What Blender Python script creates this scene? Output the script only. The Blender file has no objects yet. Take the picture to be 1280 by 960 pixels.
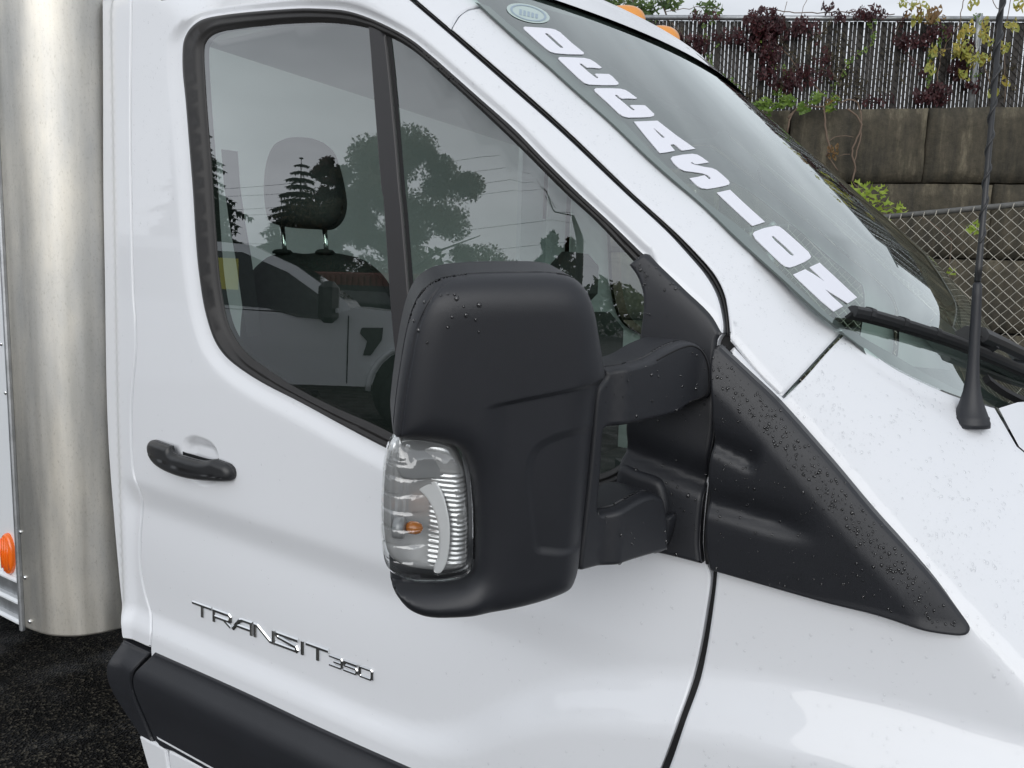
import bpy, math, random
import numpy as np
from math import sin, cos, radians, pi
from mathutils import Vector, Matrix
from mathutils.geometry import delaunay_2d_cdt
scene = bpy.context.scene
COL = scene.collection
rng = np.random.default_rng(7)
random.seed(7)

# ------------------------------------------------------------------ camera
CA, CP, CR, CF, CD, CH = radians(32), radians(7.3), radians(1.8), 961.0, 1.0, 1.5
CAM = np.array([0.0, -CD, CH])
FW = np.array([-sin(CA) * cos(CP), cos(CA) * cos(CP), -sin(CP)])
R0 = np.array([cos(CA), sin(CA), 0.0])
U0 = np.cross(R0, FW)
RT = cos(CR) * R0 + sin(CR) * U0
UP = cos(CR) * U0 - sin(CR) * R0
cam = bpy.data.objects.new("camera", bpy.data.cameras.new("camera"))
COL.objects.link(cam)
cam.data.sensor_width = 36
cam.data.lens = CF / 1280 * 36
cam.data.clip_start = 0.02
cam.data.clip_end = 2000
M = Matrix.Identity(4)
for i in range(3):
    M[i][0], M[i][1], M[i][2], M[i][3] = RT[i], UP[i], -FW[i], CAM[i]
cam.matrix_world = M
scene.camera = cam

# ------------------------------------------------------------------ sky, sun, exposure
w = bpy.data.worlds.new("World")
scene.world = w
w.use_nodes = True
nt = w.node_tree
bg = nt.nodes["Background"]
SUN_EL, SUN_AZ = radians(16), radians(160)
sky = nt.nodes.new("ShaderNodeTexSky")
sky.sky_type = 'NISHITA'
sky.sun_disc = False
sky.sun_elevation = SUN_EL
sky.sun_rotation = SUN_AZ
sky.air_density = 1.0
sky.dust_density = 4.0
hsv = nt.nodes.new("ShaderNodeHueSaturation")
hsv.inputs["Saturation"].default_value = 0.12
nt.links.new(sky.outputs[0], hsv.inputs["Color"])
tc = nt.nodes.new("ShaderNodeTexCoord")
mp = nt.nodes.new("ShaderNodeMapping")
mp.inputs["Scale"].default_value = (1.4, 1.4, 4.5)
nt.links.new(tc.outputs["Generated"], mp.inputs["Vector"])
nz = nt.nodes.new("ShaderNodeTexNoise")
nz.inputs["Scale"].default_value = 1.5
nz.inputs["Detail"].default_value = 7
nz.inputs["Roughness"].default_value = 0.55
nt.links.new(mp.outputs[0], nz.inputs["Vector"])
cr = nt.nodes.new("ShaderNodeValToRGB")
cr.color_ramp.elements[0].position = 0.30
cr.color_ramp.elements[0].color = (5.0, 5.35, 5.85, 1)
cr.color_ramp.elements[1].position = 0.72
cr.color_ramp.elements[1].color = (8.1, 8.5, 9.1, 1)
nt.links.new(nz.outputs["Fac"], cr.inputs["Fac"])
mx = nt.nodes.new("ShaderNodeMix")          # the cloud deck lies over the clear sky
mx.data_type = 'RGBA'
mx.inputs[0].default_value = 0.88
nt.links.new(hsv.outputs[0], mx.inputs[6])
nt.links.new(cr.outputs[0], mx.inputs[7])
sx = nt.nodes.new("ShaderNodeSeparateXYZ")      # the deck is thinner and lighter towards the horizon
nt.links.new(tc.outputs["Generated"], sx.inputs[0])
gr = nt.nodes.new("ShaderNodeMapRange")
gr.inputs[1].default_value = 0.02
gr.inputs[2].default_value = 0.55
gr.inputs[3].default_value = 1.22
gr.inputs[4].default_value = 0.80
nt.links.new(sx.outputs["Z"], gr.inputs[0])
vm = nt.nodes.new("ShaderNodeVectorMath")
vm.operation = 'SCALE'
nt.links.new(mx.outputs[2], vm.inputs[0])
nt.links.new(gr.outputs[0], vm.inputs["Scale"])
nt.links.new(vm.outputs[0], bg.inputs["Color"])
bg.inputs["Strength"].default_value = 0.096

sl = bpy.data.lights.new("sun", 'SUN')
sl.energy = 1.3
sl.angle = radians(65)
sl.color = (1.0, 0.985, 0.965)
sun = bpy.data.objects.new("sun", sl)
COL.objects.link(sun)
sd = Vector((sin(SUN_AZ) * cos(SUN_EL), cos(SUN_AZ) * cos(SUN_EL), sin(SUN_EL)))
sun.rotation_euler = sd.to_track_quat('Z', 'Y').to_euler()
sun.location = (4, -6, 9)

scene.view_settings.view_transform = 'Standard'
scene.view_settings.look = 'None'
scene.view_settings.exposure = 0.44
scene.view_settings.gamma = 1.0
scene.cycles.max_bounces = 10
scene.cycles.transparent_max_bounces = 24
scene.cycles.transmission_bounces = 10
scene.cycles.caustics_reflective = False
scene.cycles.caustics_refractive = False

# ------------------------------------------------------------------ materials
def newmat(name):
    m = bpy.data.materials.new(name)
    m.use_nodes = True
    return m, m.node_tree, m.node_tree.nodes["Principled BSDF"]

def pmat(name, col, rough=0.5, metal=0.0, coat=0.0, bump=0.0, bscale=200.0, var=0.0, vscale=3.0, trans=0.0, ior=1.5, spec=0.5, col2=None, stretch=None, bdist=0.001, coatrough=0.03):
    m, t, b = newmat(name)
    b.inputs["Base Color"].default_value = (*col, 1)
    b.inputs["Roughness"].default_value = rough
    b.inputs["Metallic"].default_value = metal
    b.inputs["Coat Weight"].default_value = coat
    b.inputs["Coat Roughness"].default_value = coatrough
    b.inputs["Transmission Weight"].default_value = trans
    b.inputs["IOR"].default_value = ior
    b.inputs["Specular IOR Level"].default_value = spec
    if bump or var:
        c = t.nodes.new("ShaderNodeTexCoord")
        mpn = t.nodes.new("ShaderNodeMapping")
        if stretch:
            mpn.inputs["Scale"].default_value = stretch
        t.links.new(c.outputs["Object"], mpn.inputs["Vector"])
    if bump:
        n = t.nodes.new("ShaderNodeTexNoise")
        n.inputs["Scale"].default_value = bscale
        n.inputs["Detail"].default_value = 4
        t.links.new(mpn.outputs[0], n.inputs["Vector"])
        bp = t.nodes.new("ShaderNodeBump")
        bp.inputs["Strength"].default_value = bump
        bp.inputs["Distance"].default_value = bdist
        t.links.new(n.outputs["Fac"], bp.inputs["Height"])
        t.links.new(bp.outputs[0], b.inputs["Normal"])
    if var:
        n2 = t.nodes.new("ShaderNodeTexNoise")
        n2.inputs["Scale"].default_value = vscale
        n2.inputs["Detail"].default_value = 8
        n2.inputs["Roughness"].default_value = 0.65
        t.links.new(mpn.outputs[0], n2.inputs["Vector"])
        rp = t.nodes.new("ShaderNodeValToRGB")
        rp.color_ramp.elements[0].position = 0.35
        rp.color_ramp.elements[1].position = 0.68
        c2 = col2 if col2 else tuple(x * (1 - var) for x in col)
        rp.color_ramp.elements[0].color = (*c2, 1)
        rp.color_ramp.elements[1].color = (*col, 1)
        t.links.new(n2.outputs["Fac"], rp.inputs["Fac"])
        t.links.new(rp.outputs[0], b.inputs["Base Color"])
    return m

def sheet_glass(name, tint, ior=1.5, gain=1.8, bump=0.0, bscale=60.0, gcol=(1, 1, 1)):
    m = bpy.data.materials.new(name)
    m.use_nodes = True
    t = m.node_tree
    t.nodes.clear()
    out = t.nodes.new("ShaderNodeOutputMaterial")
    mix = t.nodes.new("ShaderNodeMixShader")
    tr = t.nodes.new("ShaderNodeBsdfTransparent")
    tr.inputs[0].default_value = (*tint, 1)
    gl = t.nodes.new("ShaderNodeBsdfGlossy")
    gl.inputs["Color"].default_value = (*gcol, 1)
    gl.inputs["Roughness"].default_value = 0.0
    fr = t.nodes.new("ShaderNodeFresnel")
    fr.inputs["IOR"].default_value = ior
    mu = t.nodes.new("ShaderNodeMath")
    mu.operation = 'MULTIPLY'
    mu.use_clamp = True
    mu.inputs[1].default_value = gain
    ge = t.nodes.new("ShaderNodeNewGeometry")
    mi = t.nodes.new("ShaderNodeMix")
    mi.data_type = 'FLOAT'
    mi.inputs[2].default_value = ior
    mi.inputs[3].default_value = 1 / ior
    t.links.new(ge.outputs["Backfacing"], mi.inputs[0])
    t.links.new(mi.outputs[0], fr.inputs["IOR"])
    on = t.nodes.new("ShaderNodeMath")
    on.operation = 'ADD'
    on.inputs[1].default_value = 1.0
    t.links.new(fr.outputs[0], on.inputs[0])
    dv = t.nodes.new("ShaderNodeMath")
    dv.operation = 'DIVIDE'
    t.links.new(fr.outputs[0], dv.inputs[0])
    t.links.new(on.outputs[0], dv.inputs[1])
    t.links.new(dv.outputs[0], mu.inputs[0])
    t.links.new(mu.outputs[0], mix.inputs[0])
    t.links.new(tr.outputs[0], mix.inputs[1])
    t.links.new(gl.outputs[0], mix.inputs[2])
    t.links.new(mix.outputs[0], out.inputs["Surface"])
    if bump:
        c = t.nodes.new("ShaderNodeTexCoord")
        n = t.nodes.new("ShaderNodeTexNoise")
        n.inputs["Scale"].default_value = bscale
        t.links.new(c.outputs["Object"], n.inputs["Vector"])
        bp = t.nodes.new("ShaderNodeBump")
        bp.inputs["Strength"].default_value = bump
        bp.inputs["Distance"].default_value = 0.002
        t.links.new(n.outputs["Fac"], bp.inputs["Height"])
        t.links.new(bp.outputs[0], gl.inputs["Normal"])
        t.links.new(bp.outputs[0], fr.inputs["Normal"])
    return m

MT = {}
MT['paint'] = pmat('white_paint', (0.78, 0.80, 0.835), rough=0.42, coat=1.0, coatrough=0.02, spec=0.35)
MT['plastic'] = pmat('black_textured_plastic', (0.0195, 0.0212, 0.0262), rough=0.47, spec=.55, bump=0.4, bscale=1500, bdist=0.0004, var=0.15, vscale=9)
MT['plastic_smooth'] = pmat('black_smooth_plastic', (0.024, 0.025, 0.027), rough=0.38, bump=0.08, bscale=500, bdist=0.0004)
MT['rubber'] = pmat('weathered_rubber', (0.022, 0.021, 0.021), rough=0.5, bump=0.15, bscale=300, bdist=0.0005, var=0.3, vscale=12)
MT['black'] = pmat('flat_black', (0.006, 0.006, 0.007), rough=0.7)  # near-black for gap backings, seams and plain black parts
MT['bar'] = pmat('matte_black_film', (0.030, 0.029, 0.031), rough=0.42, bump=0.05, bscale=400, bdist=0.0004)
MT['side_glass'] = sheet_glass('tinted_side_glass', (0.76, 0.89, 0.81), 1.58, 3.7)
MT['ws_glass'] = sheet_glass('windshield_glass', (0.70, 0.82, 0.76), 1.55, 2.2, gcol=(.95, 1, .985))
MT['frit'] = pmat('black_ceramic_frit', (0.10, 0.10, 0.105), rough=0.28)
MT['vinyl'] = pmat('white_vinyl', (0.86, 0.87, 0.94), rough=0.35, spec=0.4)
MT['chrome'] = pmat('chrome', (0.86, 0.87, 0.88), rough=0.08, metal=1.0)
MT['steel'] = pmat('galvanised_steel', (0.50, 0.52, 0.54), rough=0.42, metal=0.8, var=0.35, vscale=20, bump=0.1, bscale=80)
MT['amber'] = pmat('amber_plastic', (0.90, 0.36, 0.06), rough=0.3, trans=0.15, coat=0.6)
MT['orange'] = pmat('orange_reflector', (0.95, 0.17, 0.01), rough=0.25, coat=0.8)
MT['water'] = sheet_glass('water', (0.97, 0.98, 0.98), 1.33, 2.6)
_t = MT['water'].node_tree
_lw = _t.nodes.new("ShaderNodeLayerWeight"); _lw.inputs[0].default_value = .5
_rp = _t.nodes.new("ShaderNodeValToRGB")
_rp.color_ramp.elements[0].position = .25; _rp.color_ramp.elements[0].color = (1, 1, 1, 1)
_rp.color_ramp.elements[1].position = .85; _rp.color_ramp.elements[1].color = (.66, .68, .71, 1)  # rims darkened in the tint, standing in for internal reflection
_t.links.new(_lw.outputs["Facing"], _rp.inputs["Fac"])
_t.links.new(_rp.outputs[0], [n for n in _t.nodes if n.type == 'BSDF_TRANSPARENT'][0].inputs[0])
MT['white_panel'] = pmat('white_panel', (0.74, 0.77, 0.80), rough=0.35, coat=0.3)
MT['inner'] = pmat('grey_trim', (0.56, 0.60, 0.58), rough=0.7, bump=0.1, bscale=300)
MT['dash'] = pmat('dark_dash', (0.035, 0.042, 0.042), rough=0.6, bump=0.2, bscale=400)
MT['fabric'] = pmat('dark_seat_fabric', (0.030, 0.032, 0.034), rough=0.85, bump=0.5, bscale=600, var=0.3, vscale=60)
MT['headcloth'] = pmat('grey_headrest_cloth', (0.06, 0.06, 0.065), rough=0.85, bump=0.4, bscale=600)
MT['concrete'] = None

def alu_mat():
    m, t, b = newmat('weathered_aluminium')
    c = t.nodes.new("ShaderNodeTexCoord")
    mp1 = t.nodes.new("ShaderNodeMapping")
    mp1.inputs["Scale"].default_value = (1, 1, 0.06)
    t.links.new(c.outputs["Object"], mp1.inputs["Vector"])
    n1 = t.nodes.new("ShaderNodeTexNoise")
    n1.inputs["Scale"].default_value = 35
    n1.inputs["Detail"].default_value = 6
    t.links.new(mp1.outputs[0], n1.inputs["Vector"])
    n2 = t.nodes.new("ShaderNodeTexNoise")
    n2.inputs["Scale"].default_value = 260
    n2.inputs["Detail"].default_value = 5
    n2.inputs["Roughness"].default_value = 0.7
    mp2 = t.nodes.new("ShaderNodeMapping")
    mp2.inputs["Scale"].default_value = (1, 1, 0.45)
    t.links.new(c.outputs["Object"], mp2.inputs["Vector"])
    t.links.new(mp2.outputs[0], n2.inputs["Vector"])
    rp = t.nodes.new("ShaderNodeValToRGB")
    rp.color_ramp.elements[0].position = 0.3
    rp.color_ramp.elements[0].color = (0.56, 0.545, 0.505, 1)
    rp.color_ramp.elements[1].position = 0.75
    rp.color_ramp.elements[1].color = (0.72, 0.705, 0.67, 1)
    t.links.new(n1.outputs["Fac"], rp.inputs["Fac"])
    r2 = t.nodes.new("ShaderNodeValToRGB")
    r2.color_ramp.elements[0].position = 0.30
    r2.color_ramp.elements[0].color = (0.78, 0.77, 0.75, 1)
    r2.color_ramp.elements[1].position = 0.45
    r2.color_ramp.elements[1].color = (1, 1, 1, 1)
    t.links.new(n2.outputs["Fac"], r2.inputs["Fac"])
    mm = t.nodes.new("ShaderNodeMix")
    mm.data_type = 'RGBA'
    mm.blend_type = 'MULTIPLY'
    mm.inputs[0].default_value = 1.0
    t.links.new(rp.outputs[0], mm.inputs[6])
    t.links.new(r2.outputs[0], mm.inputs[7])
    t.links.new(mm.outputs[2], b.inputs["Base Color"])
    n3 = t.nodes.new("ShaderNodeTexNoise")
    n3.inputs["Scale"].default_value = 5.5
    n3.inputs["Detail"].default_value = 9
    n3.inputs["Roughness"].default_value = 0.62
    mp3 = t.nodes.new("ShaderNodeMapping")
    mp3.inputs["Scale"].default_value = (1.6, 1.6, 0.5)
    t.links.new(c.outputs["Object"], mp3.inputs["Vector"])
    t.links.new(mp3.outputs[0], n3.inputs["Vector"])
    r3 = t.nodes.new("ShaderNodeValToRGB")  # broad mottling put into the colour, standing in for soft dark reflections
    r3.color_ramp.elements[0].position = 0.36
    r3.color_ramp.elements[0].color = (0.82, 0.83, 0.84, 1)
    r3.color_ramp.elements[1].position = 0.60
    r3.color_ramp.elements[1].color = (1.06, 1.04, 1.0, 1)
    t.links.new(n3.outputs["Fac"], r3.inputs["Fac"])
    m3 = t.nodes.new("ShaderNodeMix")
    m3.data_type = 'RGBA'
    m3.blend_type = 'MULTIPLY'
    m3.inputs[0].default_value = 1.0
    t.links.new(mm.outputs[2], m3.inputs[6])
    t.links.new(r3.outputs[0], m3.inputs[7])
    t.links.new(m3.outputs[2], b.inputs["Base Color"])
    b.inputs["Metallic"].default_value = 0.92
    mr = t.nodes.new("ShaderNodeMapRange")
    mr.inputs[3].default_value = 0.40
    mr.inputs[4].default_value = 0.62
    t.links.new(n1.outputs["Fac"], mr.inputs[0])
    t.links.new(mr.outputs[0], b.inputs["Roughness"])
    bp = t.nodes.new("ShaderNodeBump")
    bp.inputs["Strength"].default_value = 0.12
    bp.inputs["Distance"].default_value = 0.0015
    ad = t.nodes.new("ShaderNodeMath")
    t.links.new(n1.outputs["Fac"], ad.inputs[0])
    t.links.new(n2.outputs["Fac"], ad.inputs[1])
    t.links.new(ad.outputs[0], bp.inputs["Height"])
    t.links.new(bp.outputs[0], b.inputs["Normal"])
    return m
MT['alu'] = alu_mat()

def concrete_mat():
    m, t, b = newmat('stained_concrete')
    c = t.nodes.new("ShaderNodeTexCoord")
    mp1 = t.nodes.new("ShaderNodeMapping")
    mp1.inputs["Scale"].default_value = (1, 1, 0.16)
    t.links.new(c.outputs["Object"], mp1.inputs["Vector"])
    n1 = t.nodes.new("ShaderNodeTexNoise")
    n1.inputs["Scale"].default_value = 5
    n1.inputs["Detail"].default_value = 8
    n1.inputs["Roughness"].default_value = 0.7
    t.links.new(mp1.outputs[0], n1.inputs["Vector"])
    n2 = t.nodes.new("ShaderNodeTexNoise")
    n2.inputs["Scale"].default_value = 14
    n2.inputs["Detail"].default_value = 8
    n2.inputs["Roughness"].default_value = 0.75
    t.links.new(c.outputs["Object"], n2.inputs["Vector"])
    r1 = t.nodes.new("ShaderNodeValToRGB")
    r1.color_ramp.elements[0].position = 0.33
    r1.color_ramp.elements[0].color = (0.026, 0.025, 0.021, 1)
    r1.color_ramp.elements[1].position = 0.72
    r1.color_ramp.elements[1].color = (0.25, 0.22, 0.165, 1)
    e = r1.color_ramp.elements.new(0.52)
    e.color = (0.075, 0.065, 0.048, 1)
    t.links.new(n1.outputs["Fac"], r1.inputs["Fac"])
    r2 = t.nodes.new("ShaderNodeValToRGB")
    r2.color_ramp.elements[0].position = 0.3
    r2.color_ramp.elements[0].color = (0.55, 0.57, 0.5, 1)
    r2.color_ramp.elements[1].position = 0.7
    r2.color_ramp.elements[1].color = (1.25, 1.22, 1.15, 1)
    t.links.new(n2.outputs["Fac"], r2.inputs["Fac"])
    mm = t.nodes.new("ShaderNodeMix")
    mm.data_type = 'RGBA'
    mm.blend_type = 'MULTIPLY'
    mm.inputs[0].default_value = 1.0
    t.links.new(r1.outputs[0], mm.inputs[6])
    t.links.new(r2.outputs[0], mm.inputs[7])
    t.links.new(mm.outputs[2], b.inputs["Base Color"])
    b.inputs["Roughness"].default_value = 0.85
    bp = t.nodes.new("ShaderNodeBump")
    bp.inputs["Strength"].default_value = 0.7
    bp.inputs["Distance"].default_value = 0.02
    t.links.new(n2.outputs["Fac"], bp.inputs["Height"])
    t.links.new(bp.outputs[0], b.inputs["Normal"])
    return m
MT['concrete'] = concrete_mat()

def asphalt_mat():
    m, t, b = newmat('wet_asphalt')
    c = t.nodes.new("ShaderNodeTexCoord")
    v = t.nodes.new("ShaderNodeTexVoronoi")
    v.inputs["Scale"].default_value = 130
    t.links.new(c.outputs["Object"], v.inputs["Vector"])
    n = t.nodes.new("ShaderNodeTexNoise")
    n.inputs["Scale"].default_value = 4
    n.inputs["Detail"].default_value = 8
    t.links.new(c.outputs["Object"], n.inputs["Vector"])
    sp = t.nodes.new("ShaderNodeSeparateColor")
    t.links.new(v.outputs["Color"], sp.inputs[0])
    r = t.nodes.new("ShaderNodeValToRGB")
    r.color_ramp.elements[0].position = 0.66
    r.color_ramp.elements[0].color = (0.006, 0.006, 0.006, 1)
    r.color_ramp.elements[1].position = 1.0
    r.color_ramp.elements[1].color = (0.11, 0.10, 0.08, 1)
    t.links.new(sp.outputs[0], r.inputs["Fac"])
    t.links.new(r.outputs[0], b.inputs["Base Color"])
    mr = t.nodes.new("ShaderNodeMapRange")
    mr.inputs[1].default_value = 0.35
    mr.inputs[2].default_value = 0.65
    mr.inputs[3].default_value = 0.30
    mr.inputs[4].default_value = 0.85
    b.inputs['Specular IOR Level'].default_value = 0.22
    t.links.new(n.outputs["Fac"], mr.inputs[0])
    t.links.new(mr.outputs[0], b.inputs["Roughness"])
    bp = t.nodes.new("ShaderNodeBump")
    bp.inputs["Strength"].default_value = 0.8
    bp.inputs["Distance"].default_value = 0.006
    t.links.new(v.outputs["Distance"], bp.inputs["Height"])
    t.links.new(bp.outputs[0], b.inputs["Normal"])
    return m
MT['asphalt'] = asphalt_mat()

# ------------------------------------------------------------------ object helpers
def finish(o, parent=None, label=None, cat=None, kind=None, group=None):
    if parent is not None:
        o.parent = parent
        o.matrix_parent_inverse = parent.matrix_world.inverted()
    if label: o['label'] = label
    if cat: o['category'] = cat
    if kind: o['kind'] = kind
    if group: o['group'] = group
    return o

def mesh_obj(name, V, F, mat, parent=None, N=None, smooth=True, **kw):
    me = bpy.data.meshes.new(name)
    me.from_pydata([tuple(map(float, v)) for v in V], [], [tuple(int(i) for i in f) for f in F])
    mats = mat if isinstance(mat, (list, tuple)) else [mat]
    for m in mats:
        me.materials.append(m)
    me.polygons.foreach_set("use_smooth", [bool(smooth)] * len(me.polygons))
    me.update()
    if N is not None:
        me.normals_split_custom_set_from_vertices([tuple(map(float, n)) for n in N])
    o = bpy.data.objects.new(name, me)
    COL.objects.link(o)
    return finish(o, parent, **kw)

def empty(name, loc, **kw):
    o = bpy.data.objects.new(name, None)
    o.location = loc
    o.empty_display_size = 0.2
    COL.objects.link(o)
    bpy.context.view_layer.update()
    return finish(o, None, **kw)

class MB:
    """collects simple shapes into one mesh"""
    def __init__(s):
        s.V = []; s.F = []
    def add(s, V, F):
        b = len(s.V)
        s.V += [tuple(v) for v in V]
        s.F += [tuple(i + b for i in f) for f in F]
        return s
    def box(s, c, size, ax=None, bev=0.0):
        c = np.array(c, float); h = np.array(size, float) / 2
        A = np.eye(3) if ax is None else np.array(ax, float)
        b = min(bev, h.min() * 0.9)
        V = []; ids = {}
        for sx in (-1, 1):
            for sy in (-1, 1):
                for sz in (-1, 1):
                    sg = np.array([sx, sy, sz])
                    for k in range(3):
                        q = sg * (h - b)
                        q = q.astype(float)
                        q[k] = sg[k] * h[k]
                        ids[(sx, sy, sz, k)] = len(V)
                        V.append(c + q @ A)
        F = []
        for k in range(3):
            i, j = [(1, 2), (2, 0), (0, 1)][k]
            for sg in (-1, 1):
                q = []
                for (a, d) in ((-1, -1), (1, -1), (1, 1), (-1, 1)):
                    t = [0, 0, 0]; t[k] = sg; t[i] = a; t[j] = d
                    q.append(ids[(*t, k)])
                F.append(q if sg > 0 else q[::-1])
        if b > 0:
            for k in range(3):
                i, j = [(1, 2), (2, 0), (0, 1)][k]
                for a in (-1, 1):
                    for d in (-1, 1):
                        def g(e, kk):
                            t = [0, 0, 0]; t[k] = e; t[i] = a; t[j] = d
                            return ids[(*t, kk)]
                        q = [g(-1, i), g(1, i), g(1, j), g(-1, j)]
                        F.append(q if a * d < 0 else q[::-1])
            for sx in (-1, 1):
                for sy in (-1, 1):
                    for sz in (-1, 1):
                        q = [ids[(sx, sy, sz, k)] for k in range(3)]
                        F.append(q if sx * sy * sz > 0 else q[::-1])
            return s.add(V, F)
        # sharp box: merge the three copies of each corner
        first = {}
        remap = {}
        V2 = []
        for key, i in ids.items():
            c3 = key[:3]
            if c3 not in first:
                first[c3] = len(V2); V2.append(V[i])
            remap[i] = first[c3]
        return s.add(V2, [[remap[i] for i in f] for f in F])
    def tube(s, pts, r, n=8, caps=True, closed=False):
        P = np.array(pts, float); L = len(P)
        R = np.full(L, r, float) if np.isscalar(r) else np.array(r, float)
        T = np.gradient(P, axis=0) if not closed else np.roll(P, -1, 0) - np.roll(P, 1, 0)
        T /= np.linalg.norm(T, axis=1)[:, None] + 1e-12
        u = np.cross(T[0], [0.13, 0.21, 0.97]); u /= np.linalg.norm(u) + 1e-9
        V = []
        for i in range(L):
            u = u - T[i] * (u @ T[i]); u /= np.linalg.norm(u) + 1e-12
            v = np.cross(T[i], u)
            for k in range(n):
                a = 2 * pi * k / n
                V.append(P[i] + R[i] * (cos(a) * u + sin(a) * v))
        F = []
        for i in range(L if closed else L - 1):
            j = (i + 1) % L
            for k in range(n):
                k2 = (k + 1) % n
                F.append((i * n + k, i * n + k2, j * n + k2, j * n + k))
        if caps and not closed:
            F.append(tuple(range(n))[::-1]); F.append(tuple((L - 1) * n + k for k in range(n)))
        return s.add(V, F)
    def sweep(s, P, Nn, prof, closed=False, caps=True):
        """profile points (side, height) swept along P with surface normals Nn"""
        P = np.array(P, float); Nn = np.array(Nn, float); L = len(P)
        V = []
        for i in range(L):
            if closed:
                a = P[i] - P[i - 1]; b = P[(i + 1) % L] - P[i]
            else:
                a = P[i] - P[i - 1] if i > 0 else P[1] - P[0]
                b = P[i + 1] - P[i] if i < L - 1 else P[-1] - P[-2]
            a = a / (np.linalg.norm(a) + 1e-12); b = b / (np.linalg.norm(b) + 1e-12)
            t = a + b; t /= np.linalg.norm(t) + 1e-12
            n = Nn[i] / np.linalg.norm(Nn[i])
            sv = np.cross(t, n); sv /= np.linalg.norm(sv) + 1e-12
            k = 1 / max(0.45, abs(t @ a))
            for (q, h) in prof:
                V.append(P[i] + sv * q * k + n * h)
        m = len(prof); F = []
        for i in range(L if closed else L - 1):
            j = (i + 1) % L
            for k in range(m - 1):
                F.append((i * m + k, i * m + k + 1, j * m + k + 1, j * m + k))
            F.append((i * m + m - 1, i * m, j * m, j * m + m - 1))
        if caps and not closed:
            F.append(tuple(range(m))); F.append(tuple((L - 1) * m + k for k in range(m))[::-1])
        return s.add(V, F)
    def lathe(s, o, axis, prof, n=24):
        o = np.array(o, float); ax = np.array(axis, float); ax /= np.linalg.norm(ax)
        u = np.cross(ax, [0.3, 0.9, 0.2]); u /= np.linalg.norm(u); v = np.cross(ax, u)
        V = []
        for (r, h) in prof:
            for k in range(n):
                a = 2 * pi * k / n
                V.append(o + ax * h + r * (cos(a) * u + sin(a) * v))
        F = []
        for i in range(len(prof) - 1):
            for k in range(n):
                k2 = (k + 1) % n
                F.append((i * n + k, i * n + k2, (i + 1) * n + k2, (i + 1) * n + k))
        F.append(tuple(range(n))[::-1]); F.append(tuple((len(prof) - 1) * n + k for k in range(n)))
        return s.add(V, F)
    def build(s, name, mat, parent=None, smooth=False, **kw):
        return mesh_obj(name, s.V, s.F, mat, parent, smooth=smooth, **kw)

# ------------------------------------------------------------------ rays and surfaces
def rays(px):
    px = np.asarray(px, float)
    return FW + ((px[:, 0] - 640) / CF)[:, None] * RT + ((480 - px[:, 1]) / CF)[:, None] * UP

def on_plane(px, p, n):
    r = rays(px); p = np.array(p, float); n = np.array(n, float)
    t = ((p - CAM) @ n) / (r @ n)
    return CAM + r * t[:, None]

def on_y(px, y):
    return on_plane(px, (0, y, 0), (0, 1, 0))

def march(px, g, t0=0.35, t1=5.0, n=900):
    """first point along each pixel's ray where g turns positive"""
    r = rays(px); out = np.zeros((len(r), 3))
    ts = np.linspace(t0, t1, n)
    for i, d in enumerate(r):
        P = CAM + ts[:, None] * d
        v = g(P)
        k = np.argmax(v > 0)
        if v[k] <= 0:
            k = int(np.argmax(v)); out[i] = P[k]; continue
        if k == 0:
            out[i] = P[0]; continue
        a, b = ts[k - 1], ts[k]
        for _ in range(26):
            c = 0.5 * (a + b)
            if g((CAM + c * d)[None])[0] > 0: b = c
            else: a = c
        out[i] = CAM + b * d
    return out

def sstep(x):
    x = np.clip(x, 0, 1)
    return x * x * (3 - 2 * x)

YC = 1.03
# ---- side skin of the cab: depth (y) as a function of x along the truck and z up
def softplus(x, k):
    return k * np.logaddexp(0, x / k)
_zs = np.linspace(0.0, 2.4, 1201)
_kn = [(0.0, 0.0), (0.56, 0.0), (0.60, .0), (0.655, .02), (0.72, -.02), (0.80, -.035), (0.88, .03), (0.93, .085), (0.955, .05), (0.975, -.22), (1.005, -.30), (1.022, -.24), (1.034, -.02), (1.06, .015), (1.2, .0), (2.4, 0.)]
_s = np.interp(_zs, [k[0] for k in _kn], [k[1] for k in _kn])
_ker = np.exp(-0.5 * (np.arange(-9, 10) / 3.0) ** 2); _ker /= _ker.sum()
_s = np.convolve(_s, _ker, 'same')
_cum = np.concatenate([[0], np.cumsum(0.5 * (_s[1:] + _s[:-1]) * (_zs[1] - _zs[0]))])
_cum -= np.interp(1.10, _zs, _cum)
_fx = np.linspace(-3, 2, 1001)
_fz = np.interp(_fx, [-3, -1.7, -1.2, -.92, -.80, -.70, -.62, -.5, -.39, -.27, -.15, 0, .15, .35, .6, 1.0],
                [.695, .695, .690, .686, .694, .73, .80, .875, .915, .948, .962, .968, .966, .94, .86, .7])
_k2 = np.exp(-0.5 * (np.arange(-20, 21) / 7.0) ** 2); _k2 /= _k2.sum()
_fz = np.convolve(np.pad(_fz, 20, 'edge'), _k2, 'valid')

def zh(X):
    a = np.where(X < -.294, 1.440 - .815 * (X + .294), 1.436 - 1.02 * (X + .294))
    k = .02
    cap = 1.985 + .10 * sstep((-X - 1.36) / .22)
    return -k * np.logaddexp(-a / k, -cap / k)

def roll_w(X):
    return .225 + softplus(X - .02, .03) * .6

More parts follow.
